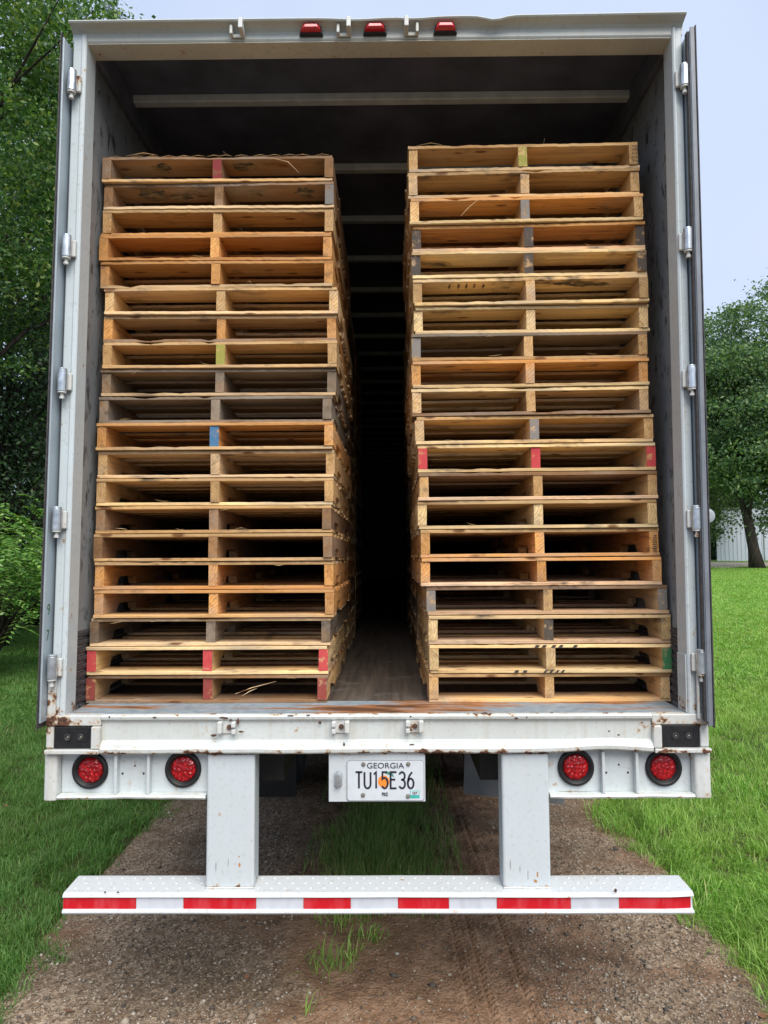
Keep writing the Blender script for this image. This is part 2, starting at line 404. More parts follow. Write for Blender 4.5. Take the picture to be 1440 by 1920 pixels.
def tail_lamp(x, z):
    g = MB().lathe_y((x, .034, z), [(.071, .0), (.071, -.008), (.067, -.014), (.060, -.014), (.055, -.009), (.051, -.003), (.049, -.001)], 48).build('tail_lamp', MAT['black'], tr, smooth=True)
    tag(g, label='round red tail lamp in a black rubber grommet')
    MB().lathe_y((x, .0325, z), [(.0485, .0), (.047, -.003), (.040, -.0055), (.02, -.007), (.004, -.0075)], 40).build('lens', MAT['lens'], g, smooth=True)
    ld = MB()
    for q in range(19):
        if q == 0: px, pz = 0, 0
        else:
            rr = .0165 if q < 7 else .032; an = q * pi / 3 if q < 7 else q * pi / 6; px, pz = rr * cos(an), rr * sin(an)
        ld.lathe_y((x + px, .0325 - .0068 + (px * px + pz * pz) * 1.3, z + pz), [(.0066, .0015), (.0058, -.0006), (.003, -.0016)], 6)
    ld.build('led_optics', MAT['lens'], g)
    return g
for px_, pz_ in ((-1.141, .968), (-.774, .972), (.767, .976), (1.109, .974)): tail_lamp(px_, pz_)

# licence plate on its bracket
br = MB().box(-.198, .176, -.002, .004, .857, 1.043).build('plate_bracket', MAT['leg'], tr, .0015)
pl_poly = []
def rrect(x0, x1, z0, z1, r, n=6):
    P = []
    for cx, cz, a0 in ((x1 - r, z1 - r, 0), (x0 + r, z1 - r, 90), (x0 + r, z0 + r, 180), (x1 - r, z0 + r, 270)):
        for i in range(n + 1):
            a = radians(a0 + 90 * i / n); P.append((cx + r * cos(a), cz + r * sin(a)))
    return P
def plate_mb(x0, x1, z0, z1, r, y0, y1):
    P = rrect(x0, x1, z0, z1, r); n = len(P); V = [(x, y0, z) for x, z in P] + [(x, y1, z) for x, z in P]
    F = [tuple(range(n)), tuple(range(2 * n - 1, n - 1, -1))] + [(j, j + n, (j + 1) % n + n, (j + 1) % n) for j in range(n)]
    return MB().add(V, F)
px0, px1, pz0, pz1 = -.1275, .1715, .8615, 1.0155
plate = plate_mb(px0, px1, pz0, pz1, .012, -.0065, -.0022).build('license_plate', MAT['plategrey'], br)
plate_mb(px0 + .0025, px1 - .0025, pz0 + .0025, pz1 - .0025, .010, -.0074, -.0066).build('plate_face', MAT['platewhite'], plate)
def ribbon(lines, wd, x, z, sx_, sz, name, mat, y=-.0086):
    mb = MB()
    for L in lines:
        P = [Vector((x + a * sx_, 0, z + b * sz)) for a, b in L]
        V = []
        for i, p in enumerate(P):
            t0 = (P[i] - P[i - 1]).normalized() if i else (P[1] - P[0]).normalized()
            t1 = (P[i + 1] - P[i]).normalized() if i < len(P) - 1 else t0
            t = (t0 + t1).normalized(); nrm = Vector((-t.z, 0, t.x)); kk = wd / 2 / max(.5, nrm.dot(Vector((-t0.z, 0, t0.x))))
            V += [(p.x + nrm.x * kk, y, p.z + nrm.z * kk), (p.x - nrm.x * kk, y, p.z - nrm.z * kk)]
        mb.add(V, [(2 * i, 2 * i + 1, 2 * i + 3, 2 * i + 2) for i in range(len(P) - 1)])
    return mb.build(name, mat, plate)
def arc(cx, cz, rx, rz, a0, a1, n=12): return [(cx + rx * cos(radians(a0 + (a1 - a0) * i / n)), cz + rz * sin(radians(a0 + (a1 - a0) * i / n))) for i in range(n + 1)]
GL = {'T': [[(0, 1), (1, 1)], [(.5, 1), (.5, 0)]],
      'U': [[(0, 1)] + arc(.5, .28, .5, .28, 180, 360) + [(1, 1)]],
      '1': [[(.15, .86), (.55, 1), (.55, 0)]],
      '5': [[(.95, 1), (.12, 1), (.06, .56), (.3, .64)] + arc(.48, .32, .5, .32, 80, -120) + [(.02, .14)]],
      'E': [[(1, 1), (0, 1), (0, 0), (1, 0)], [(0, .54), (.8, .54)]],
      '3': [[(.02, .86)] + arc(.48, .76, .46, .24, 140, -80) + [(.35, .53)], [(.35, .53)] + arc(.48, .27, .5, .27, 85, -140) + [(.02, .14)]],
      '6': [arc(.5, .30, .48, .30, 170, 530, 20) , [(.02, .32), (.10, .56), (.32, .80), (.74, 1)]]}
# orange fruit with its leaf behind the middle figure
def PP(px_, py_): c = at(px_, py_, -.008); return c.x, c.z
fx, fz = PP(719.5, 1465.5)
MB().add([(fx + .0225 * cos(a), -.0079, fz + .0235 * sin(a)) for a in [2 * pi * i / 28 for i in range(28)]], [tuple(range(28))]).build('orange_fruit_emblem', MAT['orange'], plate)
lx, lz = PP(731, 1452)
MB().add([(lx - .020, -.0080, lz + .003), (lx - .004, -.0080, lz + .011), (lx + .010, -.0080, lz + .004), (lx + .017, -.0080, lz - .012), (lx + .002, -.0080, lz - .003)], [(0, 4, 3, 2, 1)]).build('fruit_leaf_emblem', MAT['leafgreen'], plate)
for ch, pa, pb in (('T', 666.5, 679.5), ('U', 683.5, 694.8), ('1', 699.5, 710), ('5', 716.0, 727.0), ('E', 732.5, 743.4), ('3', 748.5, 759.6), ('6', 764.5, 775.6)):
    xa, z0 = PP(pa, 1478); xb, z1 = PP(pb, 1447.6)
    ribbon(GL[ch], .0072, xa, z0, xb - xa, z1 - z0, 'plate_character', MAT['inkblack'])
gx, gz = PP(722.5, 1436); text_mesh('plate_state_name', 'GEORGIA', .0300, MAT['inkblack'], plate, (gx, -.0086, gz), 1.12)
gx, gz = PP(721.5, 1489.5); text_mesh('plate_county_name', 'PIKE', .0185, MAT['inkblack'], plate, (gx, -.0086, gz), .66, offset=.0004)
sx0, sz0 = PP(769, 1496.5); sx1, sz1 = PP(786.5, 1482.5)
MB().box(sx0, sx1, -.0084, -.0076, sz0, sz1).build('plate_sticker', MAT['teal'], plate)
MB().box(sx0 + .002, sx1 - .002, -.0090, -.0085, sz0 + .012, sz1 - .002).build('plate_sticker_band', MAT['platewhite'], plate)
text_mesh('plate_sticker_text', 'SEP', .0135, MAT['inkblack'], plate, ((sx0 + sx1) / 2, -.0095, sz1 - .0095), 1)
for a, b in ((681.5, 1433), (765.4, 1432.6), (680.7, 1490.8), (765, 1492.8)):
    bx, bz = PP(a, b); MB().lathe_y((bx, -.0076, bz), [(.0085, .0), (.0082, -.003), (.005, -.0035), (.0042, -.006)], 12).build('plate_bolt', MAT['bolt'], plate)
pl = MB(); lx, lz = PP(633.8, 1461.5)
o_ = [(-.016, .022), (-.016, -.024), (0, -.034), (.016, -.024), (.016, .022), (0, .032)]
pl.add([(lx + a, -.004, lz + b) for a, b in o_] + [(lx + a * .6, -.020, lz + b * .8) for a, b in o_], [(i, (i + 1) % 6, 6 + (i + 1) % 6, 6 + i) for i in range(6)] + [tuple(range(6, 12))])
pl.build('plate_lamp', MAT['steel'], br, .001)

# bumper legs and bar
for xa, xb in ((-.673, -.486), (.472, .655)):
    MB().box(xa, xb, .0, .10, .531, 1.043).build('bumper_leg', MAT['leg'], tr, .010, seg=3)
for xa, xb in ((-.673, -.486), (.472, .655)):
    wb = MB(); wb.tube([(xa + (xb - xa) * q / 24, -.001 + rnd.uniform(-.001, .001), .5345 + rnd.uniform(-.0008, .0008)) for q in range(25)], .0042, 6)
    wb.build('weld_bead', MAT['corner'], tr, smooth=True)
    wb = MB(); wb.tube([(xa + (xb - xa) * q / 24, .0 + rnd.uniform(-.001, .001), 1.0395 + rnd.uniform(-.0012, .0012)) for q in range(25)], .0035, 6)
    wb.build('weld_bead', MAT['rust'], tr, smooth=True)
bx0, bx1 = -1.207, 1.182
bprof = [(.105, .533), (-.028, .531), (-.038, .526), (-.042, .518), (-.040, .5165), (-.034, .5145), (-.032, .512), (-.032, .474), (-.035, .4715), (-.041, .4695), (-.044, .463), (-.041, .457), (-.03, .454), (.105, .453), (.105, .459), (-.022, .459), (-.022, .525), (.105, .527)]
def bw(x, y, z):
    e = max(0, (x - 1.05) / .13)
    fl = (abs(x) - 1.19) / .02 if abs(x) > 1.19 else 0
    return (x + (.10 * (-y - .0) if abs(x) > 1.18 else 0) * (-1 if x > 0 else 1) * .25, y + (.006 * e * e if y < 0 and .47 < z < .516 else 0) + wob(x, .0008, 2), z + (.004 * e * e if z > .5 and y < 0 else 0))
bar = MB().sweepx(bprof, [bx0 + (bx1 - bx0) * i / 200 for i in range(201)], warp=bw).build('bumper_bar', MAT['bumper'], tr)
bm = MB()
for r_, yy in enumerate((.005, .045, .085)):
    for i in range(46):
        x = bx0 + .03 + i * .0505 + (r_ % 2) * .025
        if x > bx1 - .02 or (-.69 < x < -.47 and yy > -.01) or (.455 < x < .67): continue
        z0 = .5325 + yy * .015
        V = [(x + .0075 * cos(a), yy + .0075 * sin(a), z0 - .001) for a in [pi * k / 4 for k in range(8)]] + [(x + .0035 * cos(a), yy + .0035 * sin(a), z0 + .0022) for a in [pi * k / 4 for k in range(8)]]
        bm.add(V, [(k, (k + 1) % 8, 8 + (k + 1) % 8, 8 + k) for k in range(8)] + [tuple(range(8, 16))])
bm.build('tread_dimples', MAT['bumper'], bar, smooth=True)['kind'] = 'stuff'
edges = [118, 256, 344, 481, 569, 658, 746, 842, 931, 1070, 1160, 1296]
for i in range(11):
    xa, xb = at(edges[i], 1694, -.031).x + .0008, at(edges[i + 1], 1694, -.031).x - .0008
    xa, xb = max(xa, bx0 + .002), min(xb, bx1 - .003)
    n = 24; V = []
    for q in range(n + 1):
        x = xa + (xb - xa) * q / n; e = max(0, (x - 1.05) / .13); d = .006 * e * e + wob(x, .0008, 2)
        V += [(x, -.0342 + d, .4725 + rnd.uniform(-.0003, .0003)), (x, -.0342 + d, .5135 + rnd.uniform(-.0004, .0004))]
    MB().add(V, [(2 * q, 2 * q + 2, 2 * q + 3, 2 * q + 1) for q in range(n)]).build('red_tape' if i % 2 == 0 else 'white_tape', MAT['red'] if i % 2 == 0 else MAT['tapewhite'], bar)
# torn patch in the last red strip and dark chips on the bar
tp = MB(); cx, cz = at(1246, 1692, -.03).x, .493
a_ = [2 * pi * k / 14 for k in range(14)]; rr = [.010, .016, .009, .014, .018, .010, .013, .009, .015, .010, .017, .011, .013, .009]
tp.add([(cx + rr[k] * .85 * cos(a_[k]), -.0352 + .0020, cz + rr[k] * .8 * sin(a_[k])) for k in range(14)], [tuple(range(14))])
tp.build('torn_tape_patch', MAT['keeper'], bar)
def chips(name, pts, Y, parent, mat=None, seed=1):
    r = random.Random(seed); mb = MB()
    for (px_, py_, wpx, hpx) in pts:
        c = at(px_, py_, Y); n = 9; s_ = 1 / 485
        c = Vector((c.x - .008 * max(0, c.z - 1.19), c.y, c.z))
        mb.add([(c.x + wpx * s_ * .5 * r.uniform(.55, 1.15) * cos(2 * pi * k / n), Y, c.z + hpx * s_ * .5 * r.uniform(.55, 1.15) * sin(2 * pi * k / n)) for k in range(n)], [tuple(range(n))])
    return mb.build(name, mat or MAT['rust'], parent)
chips('paint_chips', [(197, 1673, 6, 4), (221, 1673, 7, 4), (828, 1654, 1, 1)], -.0432, bar)
chips('paint_chips', [(1154, 1670, 8, 9)], -.0436, bar)
# flaked paint round the lock keepers and along the sill
chips('paint_chips', [(420, 1346, 20, 5), (446, 1353, 6, 14), (400, 1379, 12, 6), (452, 1372, 12, 5), (433, 1350, 10, 3), (578, 1341, 10, 4), (600, 1355, 6, 8), (645, 1395, 4, 9), (1160, 1378, 6, 3), (1142, 1371, 4, 5), (772, 1396, 10, 3), (770, 1343, 4, 3), (290, 1345, 10, 3), (205, 1344, 4, 4), (545, 1342, 16, 3), (1034, 1336, 7, 3), (968, 1347, 8, 4), (988, 1345, 3, 4), (910, 1337, 9, 4)], -.0175, tr, seed=4)

chips('rub_marks', [(405, 1625, 2.5, 24), (428, 1618, 2, 16)], -.0008, tr, MAT['plategrey'], 8)
for k_, q_ in enumerate([(957, 1622, 2.5, 26), (975, 1630, 1.6, 13), (990, 1641, 1.4, 22)]): chips('rub_mark', [q_], -.0008, tr, MAT['plategrey'], 9 + k_)
MAT['orust'] = flat('orange_rust', (.42, .20, .06), .8, 0, .4, 150)
for k_, q_ in enumerate([(449, 1622, 5, 9), (448, 1606, 3, 4), (463, 1664, 22, 3), (441, 1665, 8, 2), (1008, 1640, 4, 12), (1004, 1652, 6, 8), (985, 1664, 16, 3), (1024, 1662, 8, 5)]): chips('rust_spot', [q_], -.0010, tr, MAT['orust'], 10 + k_)
# lock keepers: three on the sill, three on the header
def keeper(c, s=1.0, flip=1, mat='keeper', top=False):
    x, y, z = c; k = MB()
    k.box(x - .030, x + .030, y, y + .006, z - .026, z + .024)
    k.box(x - .028 * flip - .009, x - .028 * flip + .009, y - .030, y, z - .020, z + .024)
    k.box(x + .024 * flip - .008, x + .024 * flip + .008, y - .026, y, z + .002, z + .022)
    k.box(x + .024 * flip - .008, x + .024 * flip + .008, y - .022, y, z - .024, z - .006)
    o = k.build('lock_keeper', MAT[mat], tr, .004)
    MB().lathe_y((x + .004, y - .001, z), [(.010, 0), (.009, -.007), (.004, -.008)], 8).build('keeper_bolt', MAT['rust'], o)
for (px_, py_), fl in (((428, 1363), 1), ((638, 1362), -1), ((776, 1361), -1)):
    c = at(px_, py_, -.008); keeper((c.x - 0, -.008, c.z), 1, fl)
def hkeeper(px_, fl):
    c = at(px_, 56, -.02); x = c.x - .022; y, z = -.006, 3.980; k = MB()
    k.box(x - .030, x + .030, y - .007, y, z - .024, z - .008)
    k.box(x - .030, x - .018, y - .030, y - .001, z - .024, z + .016) if fl > 0 else k.box(x + .018, x + .030, y - .030, y - .001, z - .024, z + .016)
    kk = (x + .012, x + .030) if fl > 0 else (x - .030, x - .012)
    k.box(kk[0], kk[1], y - .062, y - .001, z - .024, z + .020)
    k.build('header_keeper', MAT['keeper'], tr, .003)
for a, b in ((445, 1), (645, 1), (771, -1)): hkeeper(a, b)
def marker(px_, py_):
    c = at(px_, py_, -.02); x = c.x - .022; z = 3.983
    V = []
    for (hx, y, z0, z1) in ((.049, -.004, -.022, .022), (.049, -.016, -.022, .020), (.045, -.020, -.018, .016)):
        V += [(x - hx, y, z + z0), (x + hx, y, z + z0), (x + hx * .8, y, z + z1), (x - hx * .8, y, z + z1)]
    b = MB().add(V, [(0, 1, 5, 4), (1, 2, 6, 5), (2, 3, 7, 6), (3, 0, 4, 7), (4, 5, 9, 8), (5, 6, 10, 9), (6, 7, 11, 10), (7, 4, 8, 11), (8, 9, 10, 11)]).build('marker_lamp', MAT['black'], tr, .003)
    V = []
    for (hx, y, z0, z1) in ((.043, -.0195, -.014, .014), (.041, -.032, -.012, .012), (.030, -.040, -.006, .008)):
        V += [(x - hx, y, z + z0), (x + hx, y, z + z0), (x + hx * .78, y, z + z1), (x - hx * .78, y, z + z1)]
    MB().add(V, [(0, 1, 5, 4), (1, 2, 6, 5), (2, 3, 7, 6), (3, 0, 4, 7), (4, 5, 9, 8), (5, 6, 10, 9), (6, 7, 11, 10), (7, 4, 8, 11), (8, 9, 10, 11)]).build('marker_lens', MAT['marker'], b, .002)
for a, b in ((583, 62), (703, 61), (835, 58)): marker(a, b)

# hinges
def hinge(px_, py_, side):
    c = at(px_, py_, -.036); x = c.x - .008 * max(0, c.z - 1.19); z = c.z
    h = MB(); h.tube([(x, -.036, z - .042), (x, -.036, z + .042)], .0185, 18)
    h.tube([(x, -.036, z + .0422), (x, -.036, z + .049), (x, -.036, z + .052)], [.017, .017, .010], 12)
    o = h.build('hinge', MAT['steel'], tr, .001)
    MB().box(min(x - side * .012, x - side * .031), max(x - side * .012, x - side * .031), -.026, -.012, z - .036, z + .034).build('hinge_leaf', MAT['corner'], o, .004)
    p = MB(); p.tube([(x, -.036, z - .0425), (x, -.036, z - .049)], .0165, 12); p.tube([(x, -.036, z - .047), (x, -.036, z - .062)], .0065, 8); p.tube([(x, -.036, z - .062), (x, -.036, z - .072)], .0095, 6)
    p.build('hinge_pin', MAT['keeper'], o)
for a, b in ((135, 153), (125, 463), (117, 714), (107, 974), (98, 1252)): hinge(a, b, -1)
for a, b in ((1283, 143), (1290, 450), (1297, 708), (1306, 972), (1315, 1242)): hinge(a, b, 1)

# doors folded back along the sides
MAT['doorpaint'] = flat('door_panel_paint', (.34, .40, .44), .28, .1, .12, 6)
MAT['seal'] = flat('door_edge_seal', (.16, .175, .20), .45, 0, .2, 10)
def door(xi, side, t):
    """xi = inside face of the slab (towards the trailer); side -1 left, +1 right; t = thickness"""
    t *= side
    d = MB().box(min(xi, xi + t), max(xi, xi + t), -.058, 1.14, 1.17, 3.93).build('rear_door', MAT['doorpaint'], tr, .002)
    def strip(nm, a, b, y0, y1, z0, z1, mat):
        xa, xb = xi + a * side, xi + b * side
        MB().box(min(xa, xb), max(xa, xb), y0, y1, z0, z1).build(nm, mat, d, .001)
    e = abs(t)
    strip('door_gasket', e + .0002, e + .0045, -.068, 1.13, 1.150, 3.945, MAT['gasket'])
    strip('door_edge_trim', e + .0047, e + .008, -.060, 1.13, 1.165, 3.94, MAT['alu'])
    if side > 0:
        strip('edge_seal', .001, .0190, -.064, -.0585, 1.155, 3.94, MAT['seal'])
        strip('inner_gasket', -.0075, -.0005, -.052, -.030, 1.17, 3.93, MAT['gasket'])
    return d
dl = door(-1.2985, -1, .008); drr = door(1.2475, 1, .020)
tag(dl, label='left rear door folded back against the side'); tag(drr, label='right rear door folded back against the side')
for i, (ch, zz) in enumerate((('9', 1.60), ('7', 1.50))):
    text_mesh('door_number', ch, .062, MAT['green'], dl, (-1.2977, -.026, zz), .8, rot=(pi / 2, 0, pi / 2))
c = at(1328, 967, .0); MB().lathe_y((c.x - .008 * (c.z - 1.19), .004, c.z), [(.028, 0.004), (.029, 0), (.027, -.005), (.015, -.007)], 24).build('door_holdback', MAT['plategrey'], drr)
MB().add([(1.274, -.01, 3.73), (1.290, -.01, 3.722), (1.296, -.01, 3.700), (1.286, -.01, 3.672), (1.274, -.01, 3.682), (1.274, .0, 3.73), (1.290, .0, 3.722), (1.296, .0, 3.700), (1.286, .0, 3.672), (1.274, .0, 3.682)], [(4, 3, 2, 1, 0), (5, 6, 7, 8, 9), (0, 1, 6, 5), (1, 2, 7, 6), (2, 3, 8, 7), (3, 4, 9, 8)]).build('rusty_door_tab', MAT['rust'], drr)

# box: side walls, roof, floor, front wall, scuff liner, roof bows
MB().box(XLo + .001, WLi, .112, LEN, 1.05, 4.07).build('side_wall', MAT['liner'], tr)
MB().box(WRi, XRo - .001, .112, LEN, 1.05, 4.07).build('side_wall', MAT['liner'], tr)
MB().box(XLo, XRo, LEN + .001, LEN + .05, 1.05, 4.09).build('front_wall', MAT['liner'], tr)
MB().add([(XLo, .02, 4.036), (XRo, .02, 4.036), (XRo, .35, 4.095), (XLo, .35, 4.095), (XLo, LEN, 4.095), (XRo, LEN, 4.095)], [(0, 1, 2, 3), (3, 2, 5, 4)]).build('roof', MAT['alu'], tr)
MB().box(WLi + .0005, WRi - .0005, .1005, LEN - .001, 4.066, 4.072).build('ceiling', MAT['ceiling'], tr)
MB().box(WLi + .0005, WRi - .0005, .246, LEN - .001, FLOOR - .03, FLOOR).build('cargo_floor', MAT['plank'], tr)
for i in range(26):
    y = .49 + i * .6096
    if y > LEN - .1: break
    MB().box(WLi + .002, WRi - .002, y, y + .045, 4.026, 4.065).build('roof_bow', MAT['bow'], tr, .004)
for x0, x1, s in ((WLi, WLi + .03, 1), (WRi - .03, WRi, -1)):
    MB().box(x0 + .0005, x1 - .0005, .1005, LEN - .001, 3.95, 4.0655).build('top_rail', MAT['ceiling'], tr, .004)
for x, s in ((WLi, 1), (WRi, -1)):
    sb = MB()
    for k in range(9):
        z = 1.20 + k * .034
        sb.add([(x + s * .0006, .113, z), (x + s * .010, .113, z + .008), (x + s * .010, .113, z + .020), (x + s * .0006, .113, z + .030),
                (x + s * .0006, 14, z), (x + s * .010, 14, z + .008), (x + s * .010, 14, z + .020), (x + s * .0006, 14, z + .030)], [(0, 1, 5, 4), (1, 2, 6, 5), (2, 3, 7, 6), (0, 3, 2, 1)])
    sb.build('scuff_liner', MAT['gasket'], tr)

# running gear
SHEAR = False
ch = MB()
for x in (-.50, .42): ch.box(x, x + .09, .25, 14.5, .86, 1.04)
ch.build('chassis_rail', MAT['frame'], tr)
for i in range(28):
    y = .3 + i * .57
    MB().box(-1.24, 1.2, y, y + .045, 1.0405, 1.13).build('floor_beam', MAT['frame'], tr)
def wheel(x, y, s):
    wt = MB(); R_ = .50
    prof = [(.29, -.12), (.42, -.135), (.485, -.12), (.50, -.09), (.50, .09), (.485, .12), (.42, .135), (.29, .12)]
    V = []; F = []; n = 40
    for (r, q) in prof:
        for j in range(n): a = 2 * pi * j / n; V.append((x + q, y + r * cos(a), R_ + r * sin(a)))
    for i in range(len(prof)):
        for j in range(n):
            i2 = (i + 1) % len(prof); j2 = (j + 1) % n; F.append((i * n + j, i * n + j2, i2 * n + j2, i2 * n + j))
    o = wt.add(V, F).build('wheel', MAT['tyre'], tr, smooth=True)
    tag(o)
    rm = MB(); rm.tube([(x - .11, y, R_), (x - .02 * s, y, R_), (x + .11, y, R_)], [.285, .285, .285], 32); rm.build('rim', MAT['steel'], o)
for yy in (3.0, 4.25):
    MB().tube([(-.98, yy, .5), (.96, yy, .5)], .065, 12).build('axle', MAT['frame'], tr)
    for xx in (-1.12, -.80, .78, 1.10): wheel(xx, yy, 1 if xx > 0 else -1)
fl = MB().add([(.50, 1.75, .305), (1.13, 1.72, .245), (1.13, 1.74, 1.03), (.535, 1.77, 1.03), (.50, 1.758, .305), (1.13, 1.728, .245), (1.13, 1.748, 1.03), (.535, 1.778, 1.03)], [(0, 1, 2, 3), (7, 6, 5, 4), (0, 4, 5, 1), (1, 5, 6, 2), (2, 6, 7, 3), (3, 7, 4, 0)])
tag(fl.build('mud_flap', MAT['flap'], tr), label='grey mud flap')
tag(MB().box(-1.15, -.56, 1.74, 1.75, .29, 1.03).build('mud_flap', MAT['black'], tr), label='black mud flap')
for x in (-.75, .65): MB().box(x, x + .1, 11.8, 11.9, .02, 1.04).build('landing_leg', MAT['frame'], tr, .01)

# ================================================================== PALLETS
PW, PL_ = 1.016, 1.219
def board_mesh(wd, t, seed, ax=0, chip=.0, L=PW):
    """sawn board along X, origin at its front lower left; slightly ragged edges"""
    r = random.Random(seed); n = 56; V = []; F = []
    ph = [r.uniform(0, 6.3) for _ in range(6)]
    cpos = [(r.uniform(.1, L - .1), r.uniform(.03, .09), r.uniform(.3, 1) * chip) for _ in range(3)] if chip else []
    for i in range(n + 1):
        x = L * i / n
        zt = .0007 * sin(5 * x + ph[0]) + r.uniform(-.0004, .0004); yf = .0035 * sin(4.5 * x + ph[1]) + r.uniform(-.0018, .0018)
        zc = 0
        for cx, cw, ca in cpos: zc += ca * max(0, 1.1 - abs(x - cx) / cw) * r.uniform(.35, 1)
        zc = min(zc, t * .75)
        ee = r.uniform(-.002, .002) if i in (0, n) else 0
        V += [(x + ee, yf + .0012, .0003), (x, wd - .001, .0003), (x, wd, .0015), (x, wd, t - .0015), (x, wd - .001, t - .0003 + zt * .3), (x + ee, .03, t - .0003 + zt * .3), (x + ee, yf + .0016, t - .0004 - zc), (x + ee, yf, t - .0018 - zc), (x + ee, yf + zc * .1, .0017)]
    k = 9
    for i in range(n):
        for j in range(k): F.append((i * k + j, (i + 1) * k + j, (i + 1) * k + (j + 1) % k, i * k + (j + 1) % k))
    F.append(tuple(range(k))); F.append(tuple(n * k + j for j in range(k))[::-1])
    me = bpy.data.meshes.new('sawn_board'); me.from_pydata(V, [], [f[::-1] for f in F]); me.update(); me.materials.append(wood(0)); return me
def stringer_mesh(seed, mat):
    r = random.Random(seed); h = .089; wd = .038; P = []
    def n_(y0, y1): return [(y0, 0), (y0 + .012, .030), (y0 + .035, .038), (y1 - .035, .038), (y1 - .012, .030), (y1, 0)]
    low = [(0, 0)] + n_(.15, .385) + n_(.835, 1.07) + [(PL_, 0)]
    ys = [p[0] for p in low]; V = []; F = []
    for i, (y, z) in enumerate(low):
        j = [r.uniform(-.0009, .0009) for _ in range(4)]
        V += [(0 + j[0], y, z + .0004), (wd + j[1], y, z + .0004), (wd + j[2], y, h - .0004), (0 + j[3], y, h - .0004)]
    for i in range(len(low) - 1):
        for a in range(4): F.append((i * 4 + a, (i + 1) * 4 + a, (i + 1) * 4 + (a + 1) % 4, i * 4 + (a + 1) % 4))
    F.append((3, 2, 1, 0)[::-1]); b = (len(low) - 1) * 4; F.append((b, b + 1, b + 2, b + 3)[::-1])
    me = bpy.data.meshes.new('stringer'); me.from_pydata(V, [], [f[::-1] for f in F]); me.update(); me.materials.append(mat); return me

TL_, TR_ = .0138, .0148     # board thickness, left / right stack
BW = {}
for t in (TL_, TR_):
    BW[t] = {'lead': [board_mesh(.140, t, 10 + i, chip=(0, 0, .003, .005, 0, .004)[i]) for i in range(6)], 'ragged': [board_mesh(.140, t, 40 + i, chip=.010) for i in range(4)], 'slat': [board_mesh(.089, t, 70 + i) for i in range(4)]}
PAINTS = {'red': (.52, .035, .055), 'darkred': (.24, .03, .035), 'blue': (.03, .17, .33), 'green': (.02, .20, .08), 'yellowgreen': (.30, .30, .06), 'black': (.035, .035, .04), 'grey': (.20, .19, .18)}
STM = {None: [stringer_mesh(100 + i, wood(1)) for i in range(5)]}
for nme, c in PAINTS.items(): STM[nme] = [stringer_mesh(200 + i, wood(1, c)) for i in range(2)]

TONE = {'pine': (.66, .43, .20), 'pale': (.72, .52, .30), 'orange': (.70, .35, .115), 'brown': (.25, .145, .078), 'grey': (.20, .17, .135), 'fresh': (.79, .585, .30), 'pink': (.76, .52, .33)}
def add(name, me, parent, loc, color, rot=(0, 0, 0)):
    o = bpy.data.objects.new(name, me); COL.objects.link(o); o.parent = parent; o.location = loc; o.rotation_euler = rot; o.color = (*color, 1); return o
def pallet(label, loc, rotz, tilt, t, tone, ends=(None, None, None), ragtop=False, ragbot=False, group=None, seed=0, topt=None, bott=None):
    r = random.Random(seed)
    p = empty('wooden_pallet', loc, label=label, cat='pallet', group=group)
    p.rotation_euler = (0, -radians(tilt + r.uniform(-.06, .06)), radians(rotz))
    def tn(c): k = r.uniform(.86, 1.12); h = r.uniform(-.035, .035); return (min(1, c[0] * k), c[1] * k * (1 + h), c[2] * k * (1 + 2.5 * h))
    b = BW[t]; c0 = TONE[tone]; ct = TONE[topt or tone]; cb = TONE[bott or tone]
    for i, x in enumerate((0, .489, .978)):
        add('stringer', r.choice(STM[ends[i]]), p, (x + r.uniform(-.004, .004), r.uniform(-.004, .006) - .001, t + .0001), tn(c0))
    def pick(rag): return r.choice(b['ragged']) if rag else r.choice(b['lead'])
    ztop = t + .0892
    add('deck_board', pick(ragtop), p, (r.uniform(-.004, .004), r.uniform(-.003, .003), ztop), tn(ct))
    for y in (.215, .375, .565, .755, .925):
        add('deck_board', r.choice(b['slat']), p, (r.uniform(-.004, .004), y + r.uniform(-.02, .02), ztop), tn(ct))
    add('deck_board', r.choice(b['lead']), p, (0, 1.079, ztop), tn(ct))
    add('bottom_board', pick(ragbot), p, (r.uniform(-.004, .004), r.uniform(-.003, .003), 0), tn(cb))
    for y in (.42, .565, .71):
        add('bottom_board', r.choice(b['slat']), p, (0, y + r.uniform(-.012, .012), 0), tn(cb))
    add('bottom_board', r.choice(b['lead']), p, (0, 1.079, 0), tn(cb))
    return p

ORD = 'topmost second third fourth fifth sixth seventh eighth ninth tenth eleventh twelfth thirteenth fourteenth fifteenth sixteenth seventeenth eighteenth nineteenth bottom'.split()
